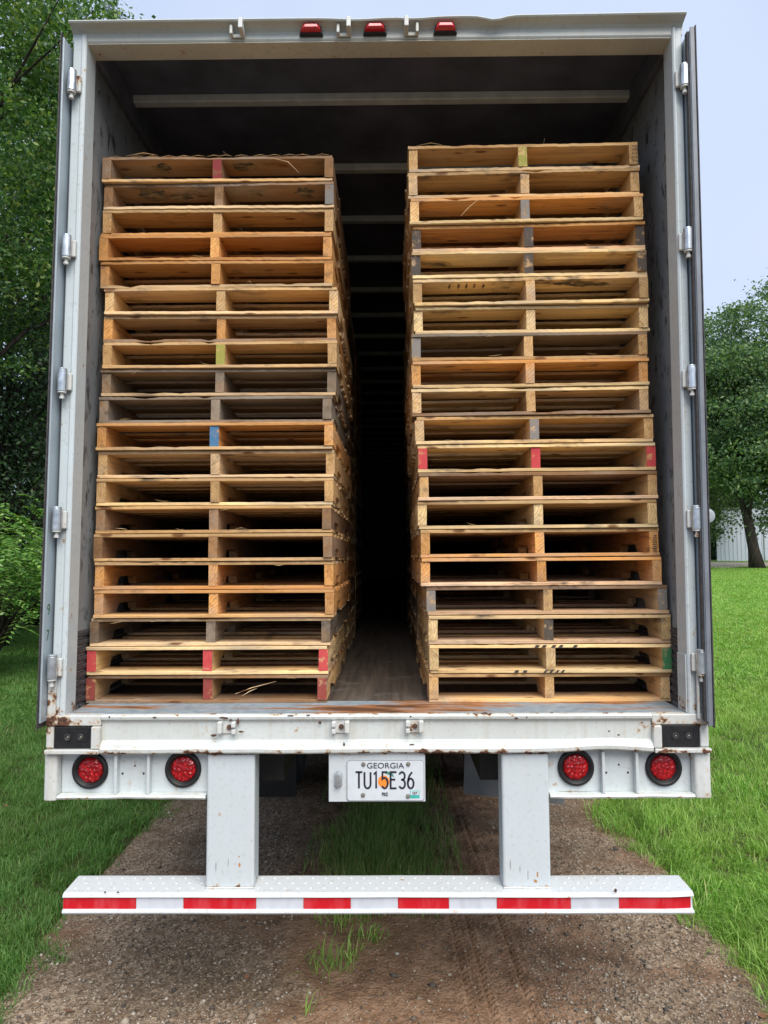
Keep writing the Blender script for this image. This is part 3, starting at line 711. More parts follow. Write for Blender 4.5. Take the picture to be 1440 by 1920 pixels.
# (left edge px, row px, tone, ends, ragged top, ragged bottom, look, top tone, bottom tone)
N3 = (None, None, None)
LEFT = [
 (193, 320, 'brown', (None, 'darkred', None), 1, 0, 'splintered dark boards and a red middle stringer', 'brown', 'pine'),
 (195, 368, 'brown', (None, None, 'grey'), 0, 0, 'dark stained boards with grey right stringer', 'brown', 'pale'),
 (192, 412, 'pine', N3, 0, 0, 'clean tan boards', 'pine', 'orange'),
 (187, 463, 'orange', N3, 0, 0, 'bright orange boards', 'orange', 'orange'),
 (188, 516, 'orange', N3, 0, 1, 'orange end stringers and a chipped bottom board', 'orange', 'pale'),
 (196, 569, 'pine', N3, 0, 0, 'pale tan boards set in to the right', 'pine', 'pale'),
 (195, 622, 'orange', N3, 0, 1, 'split left stringer and bark-edged bottom board', 'pale', 'brown'),
 (194, 674, 'pine', (None, 'yellowgreen', None), 1, 0, 'a yellow-green middle stringer', 'pine', 'pine'),
 (191, 725, 'grey', N3, 0, 0, 'dull grey-brown stringers', 'grey', 'pale'),
 (184, 775, 'grey', N3, 1, 0, 'weathered dark grey boards', 'grey', 'grey'),
 (182, 827, 'orange', (None, 'blue', None), 0, 0, 'a blue painted middle stringer', 'orange', 'pine'),
 (184, 875, 'pine', N3, 0, 0, 'tan boards and wood splinters inside', 'pale', 'pale'),
 (181, 925, 'pine', N3, 0, 0, 'yellowish tan boards', 'pine', 'fresh'),
 (179, 980, 'brown', N3, 0, 0, 'brown stringers', 'pine', 'pine'),
 (176, 1030, 'brown', N3, 0, 0, 'a chipped pale middle stringer', 'pine', 'pine'),
 (176, 1081, 'orange', N3, 0, 0, 'deep orange stringers', 'pine', 'orange'),
 (176, 1134, 'orange', N3, 0, 0, 'a ragged knotty middle stringer', 'orange', 'pine'),
 (170, 1184, 'grey', N3, 1, 0, 'pale greyish boards', 'pale', 'pale'),
 (162, 1237, 'fresh', ('red', 'red', 'red'), 0, 0, 'three bright red stringer ends', 'fresh', 'fresh'),
 (163, 1294, 'pine', ('darkred', 'darkred', 'darkred'), 0, 0, 'three dark red stringer ends', 'brown', 'brown')]
RIGHT = [
 (766, 292, 'pine', (None, 'yellowgreen', None), 0, 0, 'black pen scribble on its right end', 'pine', 'pale'),
 (767, 341, 'pine', N3, 1, 0, 'tan boards with a ragged top edge', 'pine', 'pine'),
 (769, 390, 'pine', (None, 'grey', None), 1, 0, 'a split top board and grey middle stringer', 'orange', 'fresh'),
 (773, 450, 'pine', ('black', 'black', 'black'), 0, 0, 'blackened stringer ends above a pinkish board', 'orange', 'pink'),
 (774, 506, 'pine', ('black', 'black', 'black'), 0, 0, 'blackened stringer ends above a pale yellow board', 'fresh', 'fresh'),
 (776, 557, 'pine', N3, 0, 0, 'smudged black marks under its top board', 'fresh', 'fresh'),
 (778, 609, 'fresh', N3, 0, 0, 'light yellow boards', 'fresh', 'fresh'),
 (773, 661, 'pine', ('grey', None, None), 0, 0, 'mouldy dark top board and a grey left stringer', 'grey', 'pine'),
 (773, 714, 'orange', N3, 0, 0, 'reddish orange top board', 'orange', 'fresh'),
 (773, 766, 'pine', N3, 1, 1, 'ragged bark-edged bottom board', 'fresh', 'brown'),
 (780, 818, 'pine', (None, 'grey', None), 0, 0, 'tan boards and a brown middle stringer', 'pine', 'fresh'),
 (784, 869, 'pine', ('red', 'red', 'red'), 0, 0, 'three pinkish red stringer ends', 'fresh', 'fresh'),
 (786, 920, 'pine', N3, 0, 0, 'brownish top board over a pink-tinged bottom board', 'brown', 'pink'),
 (785, 970, 'fresh', N3, 0, 0, 'pale cream left stringer', 'pine', 'fresh'),
 (788, 1024, 'orange', N3, 0, 0, 'dark ink print on its right stringer', 'pine', 'orange'),
 (791, 1075, 'orange', N3, 0, 0, 'orange stringers between tan boards', 'orange', 'pink'),
 (801, 1126, 'pine', ('grey', None, 'grey'), 0, 0, 'grey weathered left stringer', 'brown', 'pink'),
 (803, 1178, 'fresh', (None, 'black', None), 0, 0, 'a black blotch on its middle stringer', 'fresh', 'pink'),
 (805, 1233, 'fresh', (None, None, 'green'), 0, 0, 'a green painted right stringer', 'fresh', 'fresh'),
 (803, 1290, 'pine', N3, 0, 0, 'plain tan boards resting on the trailer floor', 'pine', 'pine')]
PAL = {}
for side, rows, t, zb in (('left', LEFT, TL_, FLOOR + .0015), ('right', RIGHT, TR_, FLOOR + .0015)):
    for k in range(20):
        i = 19 - k; px_, py_, tone, ends, rt, rb, look, tt, bt = rows[i]
        h = 2 * t + .0892 + .0002
        ti = 0 if side == 'left' else .045 * k
        z = zb + k * (h + .00215)
        yf = .20 + rnd.uniform(-.008, .010)
        x = at(px_, py_, yf).x
        PAL[side, i] = pallet(f'{ORD[i]} pallet of front {side} stack, {look}', (x, yf, z), rnd.uniform(-.35, .35), ti, t, tone, ends, rt, rb,
               f'pallets in the front {side} stack', 1000 + (side == 'right') * 100 + i, tt, bt)

# splinters and slivers of wood lying on or in pallets
def sliver(parent, pts, r=.0016, col='pale'):
    mb = MB(); mb.tube(pts, [r * .5] + [r] * (len(pts) - 2) + [r * .3], 4)
    o = mb.build('wood_splinter', wood(0), parent); o.color = (*TONE[col], 1)
sliver(PAL['left', 19], [(.63, -.012, .040), (.70, -.006, .065), (.80, .0, .090)]); sliver(PAL['left', 19], [(.66, -.010, .032), (.69, -.008, .050), (.72, 0, .062)])
sliver(PAL['left', 0], [(.10, .0, .120), (.18, -.01, .128), (.24, .0, .123)], .002, 'pine'); sliver(PAL['left', 0], [(.13, .01, .119), (.20, .0, .133)], .0015); sliver(PAL['left', 0], [(.56, .01, .121), (.53, .0, .137)], .0012)
sliver(PAL['left', 0], [(.74, -.004, .105), (.82, -.01, .080), (.87, -.006, .030)], .002)
sliver(PAL['right', 2], [(.22, -.008, .030), (.26, -.012, .07), (.30, -.004, .105)], .0018)
sliver(PAL['right', 0], [(.04, .0, .122), (.10, -.005, .130), (.15, 0, .124)], .0014); sliver(PAL['right', 0], [(.60, .01, .121), (.605, .0, .142)], .001)
for i in range(34):
    s_ = 'left' if i % 2 else 'right'; q = rnd.randrange(1, 20); x = rnd.uniform(.06, .95); zz = rnd.choice((.018, .103)); L = rnd.uniform(.02, .06); d = rnd.choice((-1, 1))
    sliver(PAL[s_, q], [(x, -.001, zz), (x + d * L * .5, -.005, zz + rnd.uniform(-.005, .008)), (x + d * L, -.009, zz + rnd.uniform(-.008, .012))], .0009, 'fresh')
# frayed ridge on the uppermost left board
for i in range(14):
    x = .03 + i * .07 + rnd.uniform(-.02, .02); sliver(PAL['left', 0], [(x, .004, .117), (x + .03, .002, .1215), (x + .06, .006, .119)], .0016, 'pine')
# ink on board edges (illegible stencil strokes) and on the stringer ends
def marks(parent, xs, z, hgt, wdt, slant, y=-.0045, mat='ink'):
    mb = MB()
    for x in xs: mb.add([(x, y, z), (x + wdt, y, z), (x + wdt + slant, y, z + hgt), (x + slant, y, z + hgt)], [(0, 1, 2, 3)])
    mb.build('ink_mark', MAT[mat], parent)
marks(PAL['right', 18], [.355, .39], .003, .010, .016, .004); marks(PAL['right', 18], [.475, .50, .525, .548], .002, .012, .010, .010)
marks(PAL['right', 18], [.44, .47, .51, .54, .60], .1065, .011, .016, .008)
pb = PAL['right', 0]
for q in range(5): marks(pb, [.988, .998, 1.006], .022 + q * .017, .008, .004, rnd.uniform(-.004, .004), -.0068)
for q in range(7): marks(PAL['right', 14], [.985 + rnd.uniform(0, .006), .996], .028 + q * .009, .0045, .007, .001, -.0068)

def smudge(parent, spots, z, seed):
    r = random.Random(seed)
    for (x, y, wx, wy) in spots:
        mb = MB(); n = 18
        P = [(x + wx * .5 * r.uniform(.6, 1.1) * cos(2 * pi * k / n), y + wy * .5 * r.uniform(.5, 1.1) * sin(2 * pi * k / n), z) for k in range(n)]
        mb.add(P, [tuple(range(n))[::-1]]).build('dark_smudge', MAT['smudge'], parent)
m = M('dark_smudge', .8); m.base(m.ramp(m.noise(1, 5, m.vec((18, 60, 1)), .7), (.42, (.035, .032, .03)), (.60, (.30, .21, .11)))); MAT['smudge'] = m.m
smudge(PAL['right', 5], [(.66, .045, .10, .06), (.75, .055, .13, .07), (.83, .06, .09, .05)], TR_ + .0886, 1); smudge(PAL['right', 5], [(x, .05, .012, .07) for x in (.16, .20, .235, .27, .31)], TR_ + .0886, 2)
smudge(PAL['left', 0], [(.24, .07, .11, .09), (.62, .06, .12, .08)], TL_ + .0886, 3); smudge(PAL['left', 1], [(.20, .06, .14, .10), (.31, .09, .12, .06), (.66, .07, .08, .04), (.88, .06, .10, .10)], TL_ + .0886, 4)
# second and third stacks on each side, one mesh each
def simple_pallet_mesh(t, seed):
    r = random.Random(seed); mb = MB(); h = .0892
    for x in (0, .489, .978):
        mb.box(x, x + .038, 0, .15, t, t + h); mb.box(x, x + .038, .15, .385, t + .038, t + h); mb.box(x, x + .038, .385, .835, t, t + h); mb.box(x, x + .038, .835, 1.07, t + .038, t + h); mb.box(x, x + .038, 1.07, PL_, t, t + h)
    for y, wd in ((0, .14), (.215, .089), (.375, .089), (.565, .089), (.755, .089), (.925, .089), (1.079, .14)):
        e = r.uniform(-.004, .004); mb.box(e - .001, PW + e, y - .001, y + wd, t + h + .0001, 2 * t + h)
    for y, wd in ((0, .14), (.42, .089), (.565, .089), (.71, .089), (1.079, .14)):
        e = r.uniform(-.004, .004); mb.box(e - .001, PW + e, y - .001, y + wd, 0, t - .0001)
    o = mb.build('wooden_pallet', wood(0)); me = o.data; bpy.data.objects.remove(o); return me
SP = [simple_pallet_mesh(.0153, s) for s in range(3)]
for row, Y, word in ((2, 1.46, 'second'), (3, 2.80, 'third')):
    for side in ('left', 'right'):
        for k in range(20):
            o = bpy.data.objects.new('wooden_pallet', rnd.choice(SP)); COL.objects.link(o)
            if side == 'left': x = (-.235 if row == 3 else -.300) - PW + rnd.uniform(-.009, .006); lo = WLi + .012
            else: x = (.226 if row == 3 else .226) + rnd.uniform(-.006, .006) - (.003 * k if row == 3 else 0)
            if side == 'left': x = max(x, WLi + .004)
            else: x = min(x, WRi - PW - .004)
            o.location = (x, Y + rnd.uniform(-.01, .01), FLOOR + .0015 + k * .1202); o.rotation_euler = (0, 0, 0)
            c = TONE[rnd.choice(['pine', 'pale', 'brown', 'grey', 'orange'])]; o.color = (*c, 1)
            i = 19 - k
            tag(o, label=f'{ORD[i]} pallet in the dim {word} stack back on the {side} side', cat='pallet', group=f'pallets in the {word} {side} stack')

# ================================================================== GROUND
def vnoise(x, y, s, seed=0):
    r = np.random.default_rng(seed); T = r.random((64, 64)); X = np.asarray(x) * s; Y = np.asarray(y) * s
    xi = np.floor(X).astype(int); yi = np.floor(Y).astype(int); fx = X - xi; fy = Y - yi; fx = fx * fx * (3 - 2 * fx); fy = fy * fy * (3 - 2 * fy)
    g = lambda a, b: T[a % 64, b % 64]
    return (g(xi, yi) * (1 - fx) + g(xi + 1, yi) * fx) * (1 - fy) + (g(xi, yi + 1) * (1 - fx) + g(xi + 1, yi + 1) * fx) * fy
def hgt(x, y):
    """lawn: flat under the trailer, rising to the right"""
    x = np.asarray(x, float); y = np.asarray(y, float)
    t = np.clip((x - 2.2) / 17.0, 0, 1); s = t * t * (3 - 2 * t) * .55 + t * .45
    r = 1.13 * s * np.clip((y + 30) / 38, 0, 1)
    r = r + .022 * np.clip(y - 33.5, 0, 14) * np.clip((x - 5) / 8, 0, 1)
    l = .10 * np.clip((-x - 2.2) / 3, 0, 1)
    dip = -.045 * np.clip((1.66 - np.abs(x)) / .12, 0, 1)
    un = .018 * np.sin(x * 1.3 + 1) * np.sin(y * 1.1) * np.clip((np.abs(x) - 1.7) / 1.5, 0, 1)
    return r + l + dip + un
def grid(name, xs, ys, zf, mat):
    X, Y = np.meshgrid(xs, ys); Z = zf(X, Y); V = np.stack([X, Y, Z], -1).reshape(-1, 3)
    nx, ny = len(xs), len(ys); i = np.arange(nx - 1); j = np.arange(ny - 1); I, J = np.meshgrid(i, j); a = (J * nx + I).ravel()
    return mesh_np(name, V, np.stack([a, a + 1, a + nx + 1, a + nx], -1), mat, smooth=True)
m = M('lawn_soil', .95, spec=.1); a = m.noise(1.2, 5); b = m.noise(22, 6); c_ = m.noise(.25, 3)
c = m.ramp(b, (.3, (.07, .13, .025)), (.55, (.16, .29, .05)), (.75, (.25, .38, .08)))
c = m.mix(m.ramp(a, (.5, 0.0), (.72, .45)), c, (.30, .33, .09)); c = m.mix(m.ramp(c_, (.55, 0.0), (.7, .3)), c, (.34, .40, .09))
yy = m.n('MapRange'); yy.inputs['From Min'].default_value = 5; yy.inputs['From Max'].default_value = 16; m.l(m.xyz()[1], yy.inputs['Value'])
thatch = m.ramp(m.noise(40, 6), (.3, (.030, .028, .014)), (.6, (.070, .085, .028)), (.8, (.12, .15, .045)))
c = m.mix(yy.outputs[0], thatch, c)
m.base(c); m.bump(b, .8, .03); MAT['lawn'] = m.m
def sym(a, b, n, p=2.2):
    t = np.linspace(0, 1, n); return a + (b - a) * t ** p
xs = np.unique(np.concatenate([-sym(0, 400, 70, 3.2), np.linspace(-6, 8, 113), sym(0, 400, 70, 3.2)])); ys = np.unique(np.concatenate([-sym(0, 200, 30, 2.5), np.linspace(-2, 12, 100), sym(0, 600, 80, 2.5)]))
g_ = grid('ground', xs, ys, hgt, MAT['lawn']); tag(g_, kind='structure')

def bounce_z(x, y): return .012 + .012 * (vnoise(x, y, 2, 6) - .5)
def drive_z(x, y):
    z = .010 * (vnoise(x, y, 3, 1) - .5) + .009 * (vnoise(x, y, 14, 2) - .5) + .006 * (vnoise(x, y, 45, 3) - .5)
    z += .018 * np.exp(-(x / .35) ** 2)                                  # crown between the wheel tracks
    for xc, sl in ((.36, -.03), (.44, -.03), (.60, -.03)):              # tyre tread print
        sg = np.sign(np.sin(y * 2 * pi / .034))
        xx = x - (xc + sl * y) - .007 * sg
        z -= .017 * np.clip(1.3 - np.abs(xx) / .011, 0, 1) * (.75 + .25 * sg) * (vnoise(x, y, 2.2, 9) > .22)
        z += .006 * np.exp(-((np.abs(xx) - .022) / .008) ** 2)
    z -= .006 * np.exp(-((x - .43) / .12) ** 2)
    edge = np.clip((1.64 - np.abs(x)) / .1, 0, 1); return z * edge - .02 * (1 - edge) + .004
m = M('dirt_and_gravel', .92, spec=.15); X = m.xyz()
n1 = m.noise(1.6, 5); n2 = m.noise(7, 6); vo = m.n('TexVoronoi'); vo.inputs['Scale'].default_value = 75; m.l(m.tc(), vo.inputs['Vector']); vo2 = m.n('TexVoronoi'); vo2.inputs['Scale'].default_value = 42; m.l(m.tc(), vo2.inputs['Vector'])
dirt = m.ramp(n2, (.25, (.10, .062, .038)), (.5, (.215, .130, .080)), (.75, (.33, .22, .145)))
gcol = m.ramp(vo.outputs['Color'], (.1, (.08, .056, .036)), (.5, (.215, .160, .108)), (.9, (.40, .32, .235)))
mid = m.band(X[0], .22, .95); gm = m.math('SUBTRACT', m.math('ADD', n1, m.math('MULTIPLY', n2, .35)), m.math('MULTIPLY', mid, .45))
c = m.mix(m.ramp(gm, (.52, 0.0), (.66, .80)), dirt, gcol)
wet = m.noise(1.1, 4, m.vec((1, 1.3, 1)), .5)
c = m.mix(m.ramp(wet, (.50, 0.0), (.66, .55)), c, (.07, .052, .034))
m.base(c); m.bump(m.math('ADD', m.math('MULTIPLY', vo.outputs['Distance'], 1.0), m.noise(60, 6)), .8, .008); MAT['drive'] = m.m
dx = np.unique(np.concatenate([np.linspace(-1.66, .22, 200), np.linspace(.22, .70, 150), np.linspace(.70, 1.66, 100)])); dy = np.concatenate([np.linspace(-3, -.3, 30), np.linspace(-.28, 3.2, 560), sym(3.22, 60, 150, 2)])
tag(grid('dirt_drive', dx, dy, drive_z, MAT['drive']), kind='structure')

m = M('bounce_gravel', .9); m.base(m.ramp(m.noise(20, 6), (.3, (.07, .062, .05)), (.7, (.16, .145, .12)))); MAT['yard'] = m.m  # gravel tone kept dark to cut the light bounced onto the pallets
tag(grid('bounce_yard', np.linspace(-14, 14, 80), np.linspace(-24, -.42, 70), lambda x, y: np.where((np.abs(x) < 1.70) & (y > -3.0), -.028, bounce_z(x, y) + np.maximum(hgt(x, y), 0)), MAT['yard']), kind='structure')  # unseen ground behind the camera, added to neutralise green bounce from the lawn
# loose stones, needles
def stones(n, s0=.0022, s1=.0072):
    V = []; F = []
    base = np.array([(1, 0, 0), (-1, 0, 0), (0, 1, 0), (0, -1, 0), (0, 0, .7), (0, 0, -.7)], float); tri = np.array([(0, 2, 4), (2, 1, 4), (1, 3, 4), (3, 0, 4), (2, 0, 5), (1, 2, 5), (3, 1, 5), (0, 3, 5)])
    d = rng.random(n) ** 1.8 * 5.5; Y = -.1 + d; X = rng.uniform(-1.6, 1.58, n)
    keep = (np.abs(X - .1) > .55) | (rng.random(n) < .25); X = X[keep]; Y = Y[keep]; n = len(X)
    s = rng.uniform(s0, s1, n) * (1 + .9 * (rng.random(n) < .04))
    th = rng.uniform(0, 2 * pi, n); P = base[None] * (s[:, None, None] * rng.uniform(.6, 1.3, (n, 6, 1)))
    x = P[..., 0] * np.cos(th)[:, None] - P[..., 1] * np.sin(th)[:, None]; y = P[..., 0] * np.sin(th)[:, None] + P[..., 1] * np.cos(th)[:, None]
    Z = drive_z(X, Y) + s * .2
    V = np.stack([x + X[:, None], y + Y[:, None], P[..., 2] * .8 + Z[:, None]], -1).reshape(-1, 3)
    F = (tri[None] + (np.arange(n) * 6)[:, None, None]).reshape(-1, 3); return V, F
def island_mat(name, stops, rough=.8, transl=0.0, spec=.2, patch=None):
    m = M(name, rough, spec=spec); g = m.n('NewGeometry'); c = m.ramp(g.outputs['Random Per Island'], *stops)
    if patch: c = m.mix(m.ramp(m.noise(.9, 6, rough=.65), (.42, 0.0), (.66, .75)), c, patch); c = m.mix(m.ramp(m.noise(3.3, 4), (.48, 0.0), (.70, .45)), c, tuple(v * .45 for v in patch))
    m.base(c)
    if transl:
        tb = m.n('BsdfTranslucent'); m.l(m.mix(1.0, c, (1.25, 1.35, .6), 'MULTIPLY'), tb.inputs[0]); ms = m.n('MixShader'); ms.inputs[0].default_value = transl
        m.l(m.b.outputs[0], ms.inputs[1]); m.l(tb.outputs[0], ms.inputs[2]); m.l(ms.outputs[0], m.t.nodes['Material Output'].inputs[0])
    return m.m
MAT['stone'] = island_mat('loose_stone', ((0, (.06, .055, .05)), (.5, (.21, .165, .12)), (.85, (.33, .28, .22)), (1, (.42, .38, .32))), .85)
V, F = stones(34000); V2, F2 = stones(1500, .008, .014); F = np.concatenate([F, F2 + len(V)]); V = np.concatenate([V, V2]); tag(mesh_np('loose_gravel', V, F, MAT['stone']), 'loose grey and tan gravel strewn over the dirt drive', 'gravel', kind='stuff')
MAT['needle'] = island_mat('dry_needle', ((0, (.09, .045, .022)), (.5, (.20, .11, .05)), (1, (.36, .25, .14))), .85)
n = 9000; X = np.clip(rng.normal(.1, .55, n), -1.5, 1.5); Y = -.1 + rng.random(n) ** 1.6 * 4.5; th = rng.uniform(0, pi, n); L = rng.uniform(.012, .045, n); Z = drive_z(X, Y) + rng.uniform(.002, .008, n)
dxn, dyn = np.cos(th) * L / 2, np.sin(th) * L / 2; wx, wy = -np.sin(th) * .0007, np.cos(th) * .0007; z2 = Z + rng.uniform(-.002, .004, n)
V = np.stack([np.stack([X - dxn - wx, Y - dyn - wy, Z], -1), np.stack([X - dxn + wx, Y - dyn + wy, Z], -1), np.stack([X + dxn + wx, Y + dyn + wy, z2], -1), np.stack([X + dxn - wx, Y + dyn - wy, z2], -1)], 1).reshape(-1, 3)
tag(mesh_np('pine_straw', V, np.arange(n * 4).reshape(-1, 4), MAT['needle']), 'scattered brown pine straw on the bare dirt', 'pine straw', kind='stuff')

# grass
def blades(X, Y, Z, h, w_, lean=.5):
    n = len(X); th = rng.uniform(0, 2 * pi, n); la = 9 * vnoise(X, Y, 5, 77) + rng.normal(size=n) * 1.3; le = (.1 + .9 * rng.random(n)) * lean * h
    lx, ly = np.cos(la) * le, np.sin(la) * le; wx, wy = np.cos(th) * w_ / 2, np.sin(th) * w_ / 2
    r0 = np.stack([X - wx, Y - wy, Z - .01], -1); r1 = np.stack([X + wx, Y + wy, Z - .01], -1)
    mz = h * .6; m0 = np.stack([X + lx * .35 - wx * .75, Y + ly * .35 - wy * .75, Z + mz], -1); m1 = np.stack([X + lx * .35 + wx * .75, Y + ly * .35 + wy * .75, Z + mz], -1)
    tz = h * np.clip(1 - .32 * (le / (h + 1e-9)) ** 1.6, .25, 1); tp = np.stack([X + lx, Y + ly, Z + tz], -1)
    V = np.stack([r0, r1, m0, m1, tp], 1).reshape(-1, 3); b = (np.arange(n) * 5)[:, None, None]
    F = (np.array([(0, 1, 3), (0, 3, 2), (2, 3, 4)])[None] + b).reshape(-1, 3); return V, F
def wedge(n, side, d0, d1, x_in, extra=1.2, pw=1.0):
    """points on one side of the drive, thinning with distance"""
    u = rng.random(n); d = d0 * (d1 / d0) ** (u ** pw); Y = d - 2.75
    xo = .56 * d + extra; X = x_in + rng.random(n) * np.maximum(xo - x_in, .1); return X * side, Y
MAT['grassLshade'] = island_mat('grass_blade_left_shade', ((0, (.055, .15, .03)), (.5, (.105, .26, .05)), (.85, (.16, .31, .07)), (.96, (.26, .36, .13)), (1, (.30, .22, .10))), .55, .35, .35, (.13, .24, .055))  # left blades coloured darker: the shade of the trees is in their colour
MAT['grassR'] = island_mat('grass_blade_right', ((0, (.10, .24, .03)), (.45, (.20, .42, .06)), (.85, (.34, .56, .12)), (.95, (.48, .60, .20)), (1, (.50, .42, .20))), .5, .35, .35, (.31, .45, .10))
def lawn(side, nn, nf, dfar, mat, label):
    Xa, Ya = wedge(nn, side, 2.5, 9, 1.36); Xb, Yb = wedge(nf, side, 7.5, dfar, 1.50)
    q = (Ya - .3) / 2.5; inner = (1.56 if side < 0 else 1.57 - .07 * np.clip(q, 0, 1.4)) - .06
    ragged = inner + .20 * (vnoise(Ya, Ya * 0 + 3, 2.3, 5 + side) - .35) + .12 * (vnoise(Ya, Ya * 0, 9, 8) - .5) + .12 * np.abs(rng.normal(size=len(Ya))) - .03
    k = np.abs(Xa) > ragged; Xa, Ya = Xa[k], Ya[k]
    cx_, cy_ = Xa + .05 * (vnoise(Xa, Ya, 16, 31) - .5), Ya + .05 * (vnoise(Xa, Ya, 16, 32) - .5)
    cl = vnoise(Xa, Ya, 7, 21) * .55 + vnoise(Xa, Ya, 2, 22) * .45; th = vnoise(Xa, Ya, 11, 23)
    k = rng.random(len(Xa)) < np.clip(.05 + 1.6 * th ** 1.3, 0, 1); Xa, Ya, cl = Xa[k], Ya[k], cl[k]
    tall = rng.random(len(Xa)) < .12; ha = (rng.uniform(.03, .095, len(Xa)) + .07 * tall) * (.35 + 1.3 * cl ** 1.3); wa = rng.uniform(.0028, .0060, len(Xa))
    hb_, wb_ = rng.uniform(.04, .08, len(Xb)), rng.uniform(.006, .010, len(Xb)) * (1 + np.clip(Yb / 14, 0, 1.6))
    X = np.concatenate([Xa, Xb]); Y = np.concatenate([Ya, Yb]); h = np.concatenate([ha, hb_]); w_ = np.concatenate([wa, wb_])
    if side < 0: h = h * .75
    V, F = blades(X, Y, np.maximum(hgt(X, Y), np.where(np.abs(X) < 1.66, -.012, -1)), h, w_, 1.5); tag(mesh_np('grass', V, F, mat), label, 'grass', kind='stuff')
lawn(-1, 210000, 110000, 17, MAT['grassLshade'], 'green grass left of the drive, darkened for the shade of the trees')
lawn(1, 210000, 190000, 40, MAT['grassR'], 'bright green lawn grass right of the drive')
n = 34000; X = np.clip(rng.normal(0, .20, n), -.45, .45) - .01; Y = .80 + rng.random(n) ** 1.3 * 5.5; k = rng.random(n) < np.clip((Y - .70) / .8, 0, 1) * np.clip(2.2 * vnoise(X, Y, 5, 41) - .25, 0, 1); X, Y = X[k], Y[k]
V, F = blades(X, Y, drive_z(X, Y), rng.uniform(.05, .16, len(X)) * (1.1 - np.abs(X)), rng.uniform(.002, .0042, len(X)), .8)
MAT['grassM'] = island_mat('grass_blade_middle', ((0, (.09, .19, .04)), (.5, (.17, .29, .07)), (.8, (.27, .36, .11)), (1, (.42, .34, .18))), .6, .3, .3)
tag(mesh_np('grass_strip', V, F, MAT['grassM']), 'thin strip of rough grass between the wheel tracks under the trailer', 'grass', kind='stuff')
for (x, y, n, hh, rr, lb) in ((-.17, .80, 130, .105, .15, 'low green weed tuft just behind the middle of the striped bumper'), (-.20, .40, 70, .15, .11, 'sparse weed tuft on the dirt below the licence plate'), (-.30, .10, 6, .13, .015, 'single thin weed sprout at the bottom edge of the dirt'), (.05, 1.05, 60, .12, .09, 'small weed tuft at the front of the grass strip'), (-.06, .62, 46, .09, .08, 'flat spreading weed between the bumper tuft and the licence plate tuft'), (.16, .92, 45, .08, .12, 'low weed just under the middle of the bumper, right of the tall tuft'), (-.33, 1.0, 50, .10, .10, 'weed at the left front corner of the grass strip')):
    X = rng.normal(0, rr, n); Y = rng.normal(0, rr, n); V, F = blades(X * .55, Y * .5, np.zeros(n), rng.uniform(.4, 1, n) * hh, rng.uniform(.003, .006, n), 1.5)
    o = mesh_np('weed', V, F, MAT['grassR']); o.location = (x, y, float(drive_z(np.array(x), np.array(y)))); tag(o, lb, 'weed', 'weeds on the drive')
MAT['deadleaf'] = flat('dead_leaf', (.17, .075, .035), .8, 0, .3, 60)
for i, (px_, py_, s_, lb) in enumerate(((8, 1520, .045, 'brown fallen leaf on the grass at the left edge of the picture'), (1430, 1895, .04, 'dark brown fallen leaf at the lower right corner'), (462, 1826, .022, 'small orange-tan leaf on the gravel below the left bumper leg'), (132, 1889, .035, 'dark crumpled leaf on the gravel near the lower left corner'))):
    d = CAM_R @ Vector(((px_ - 720) / FPX, -(py_ - 960) / FPX, -1)); p = CAM_P + d * ((.03 - CAM_P.z) / d.z)
    z0 = float(hgt(p.x, p.y)) + .05 if abs(p.x) > 1.6 else float(drive_z(np.array(p.x), np.array(p.y))) + .006
    a0 = rnd.uniform(0, 6); V = [(0, 0, .004)] + [(s_ * (.5 if k % 2 else .32) * cos(a0 + k * pi / 5) * 1.3, s_ * (.5 if k % 2 else .32) * sin(a0 + k * pi / 5) * .8, rnd.uniform(0, .012)) for k in range(10)]
    o = MB().add(V, [(0, 1 + k, 1 + (k + 1) % 10) for k in range(10)]).build('fallen_leaf', MAT['deadleaf']); o.location = (p.x, p.y, z0); tag(o, lb, 'leaf', 'fallen leaves')

# ================================================================== TREES
def leaves(C_, size, up=.35, asp=.5):
    n = len(C_); nm = rng.normal(size=(n, 3)); nm[:, 2] += up * 2; nm /= np.linalg.norm(nm, axis=1)[:, None]
    t = rng.normal(size=(n, 3)); t -= (t * nm).sum(1)[:, None] * nm; t /= np.linalg.norm(t, axis=1)[:, None] + 1e-9; b = np.cross(nm, t)
    s = size * rng.uniform(.6, 1.3, n)[:, None]
    V = np.stack([C_ - t * s * .5, C_ + b * s * asp * .5 - t * s * .05, C_ + t * s * .5 - nm * s * .1, C_ - b * s * asp * .5 - t * s * .05], 1).reshape(-1, 3)
    return V, np.arange(n * 4).reshape(-1, 4)
def clumps(c, r, n, per, cr_, hollow=.35, flatz=.55, seed=0, droop=0):
    g = np.random.default_rng(seed); d = g.normal(size=(n, 3)); d /= np.linalg.norm(d, axis=1)[:, None]; rad = (hollow + (1 - hollow) * g.random(n) ** .6)[:, None]
    lob = 1 + .22 * np.sin(d[:, :1] * 5 + 1) * np.sin(d[:, 1:2] * 4 + 2) + .12 * np.sin(d[:, 2:] * 9)
    P = np.array(c) + d * rad * lob * np.array(r)
    k = (g.uniform(.5, 1.3, n) * cr_)[:, None, None]
    O = g.normal(size=(n, per, 3)) * k * np.array([1, 1, flatz]) * .6
    if droop: O[..., 2] -= droop * np.linalg.norm(O[..., :2], axis=2)
    return P, (P[:, None] + O).reshape(-1, 3)
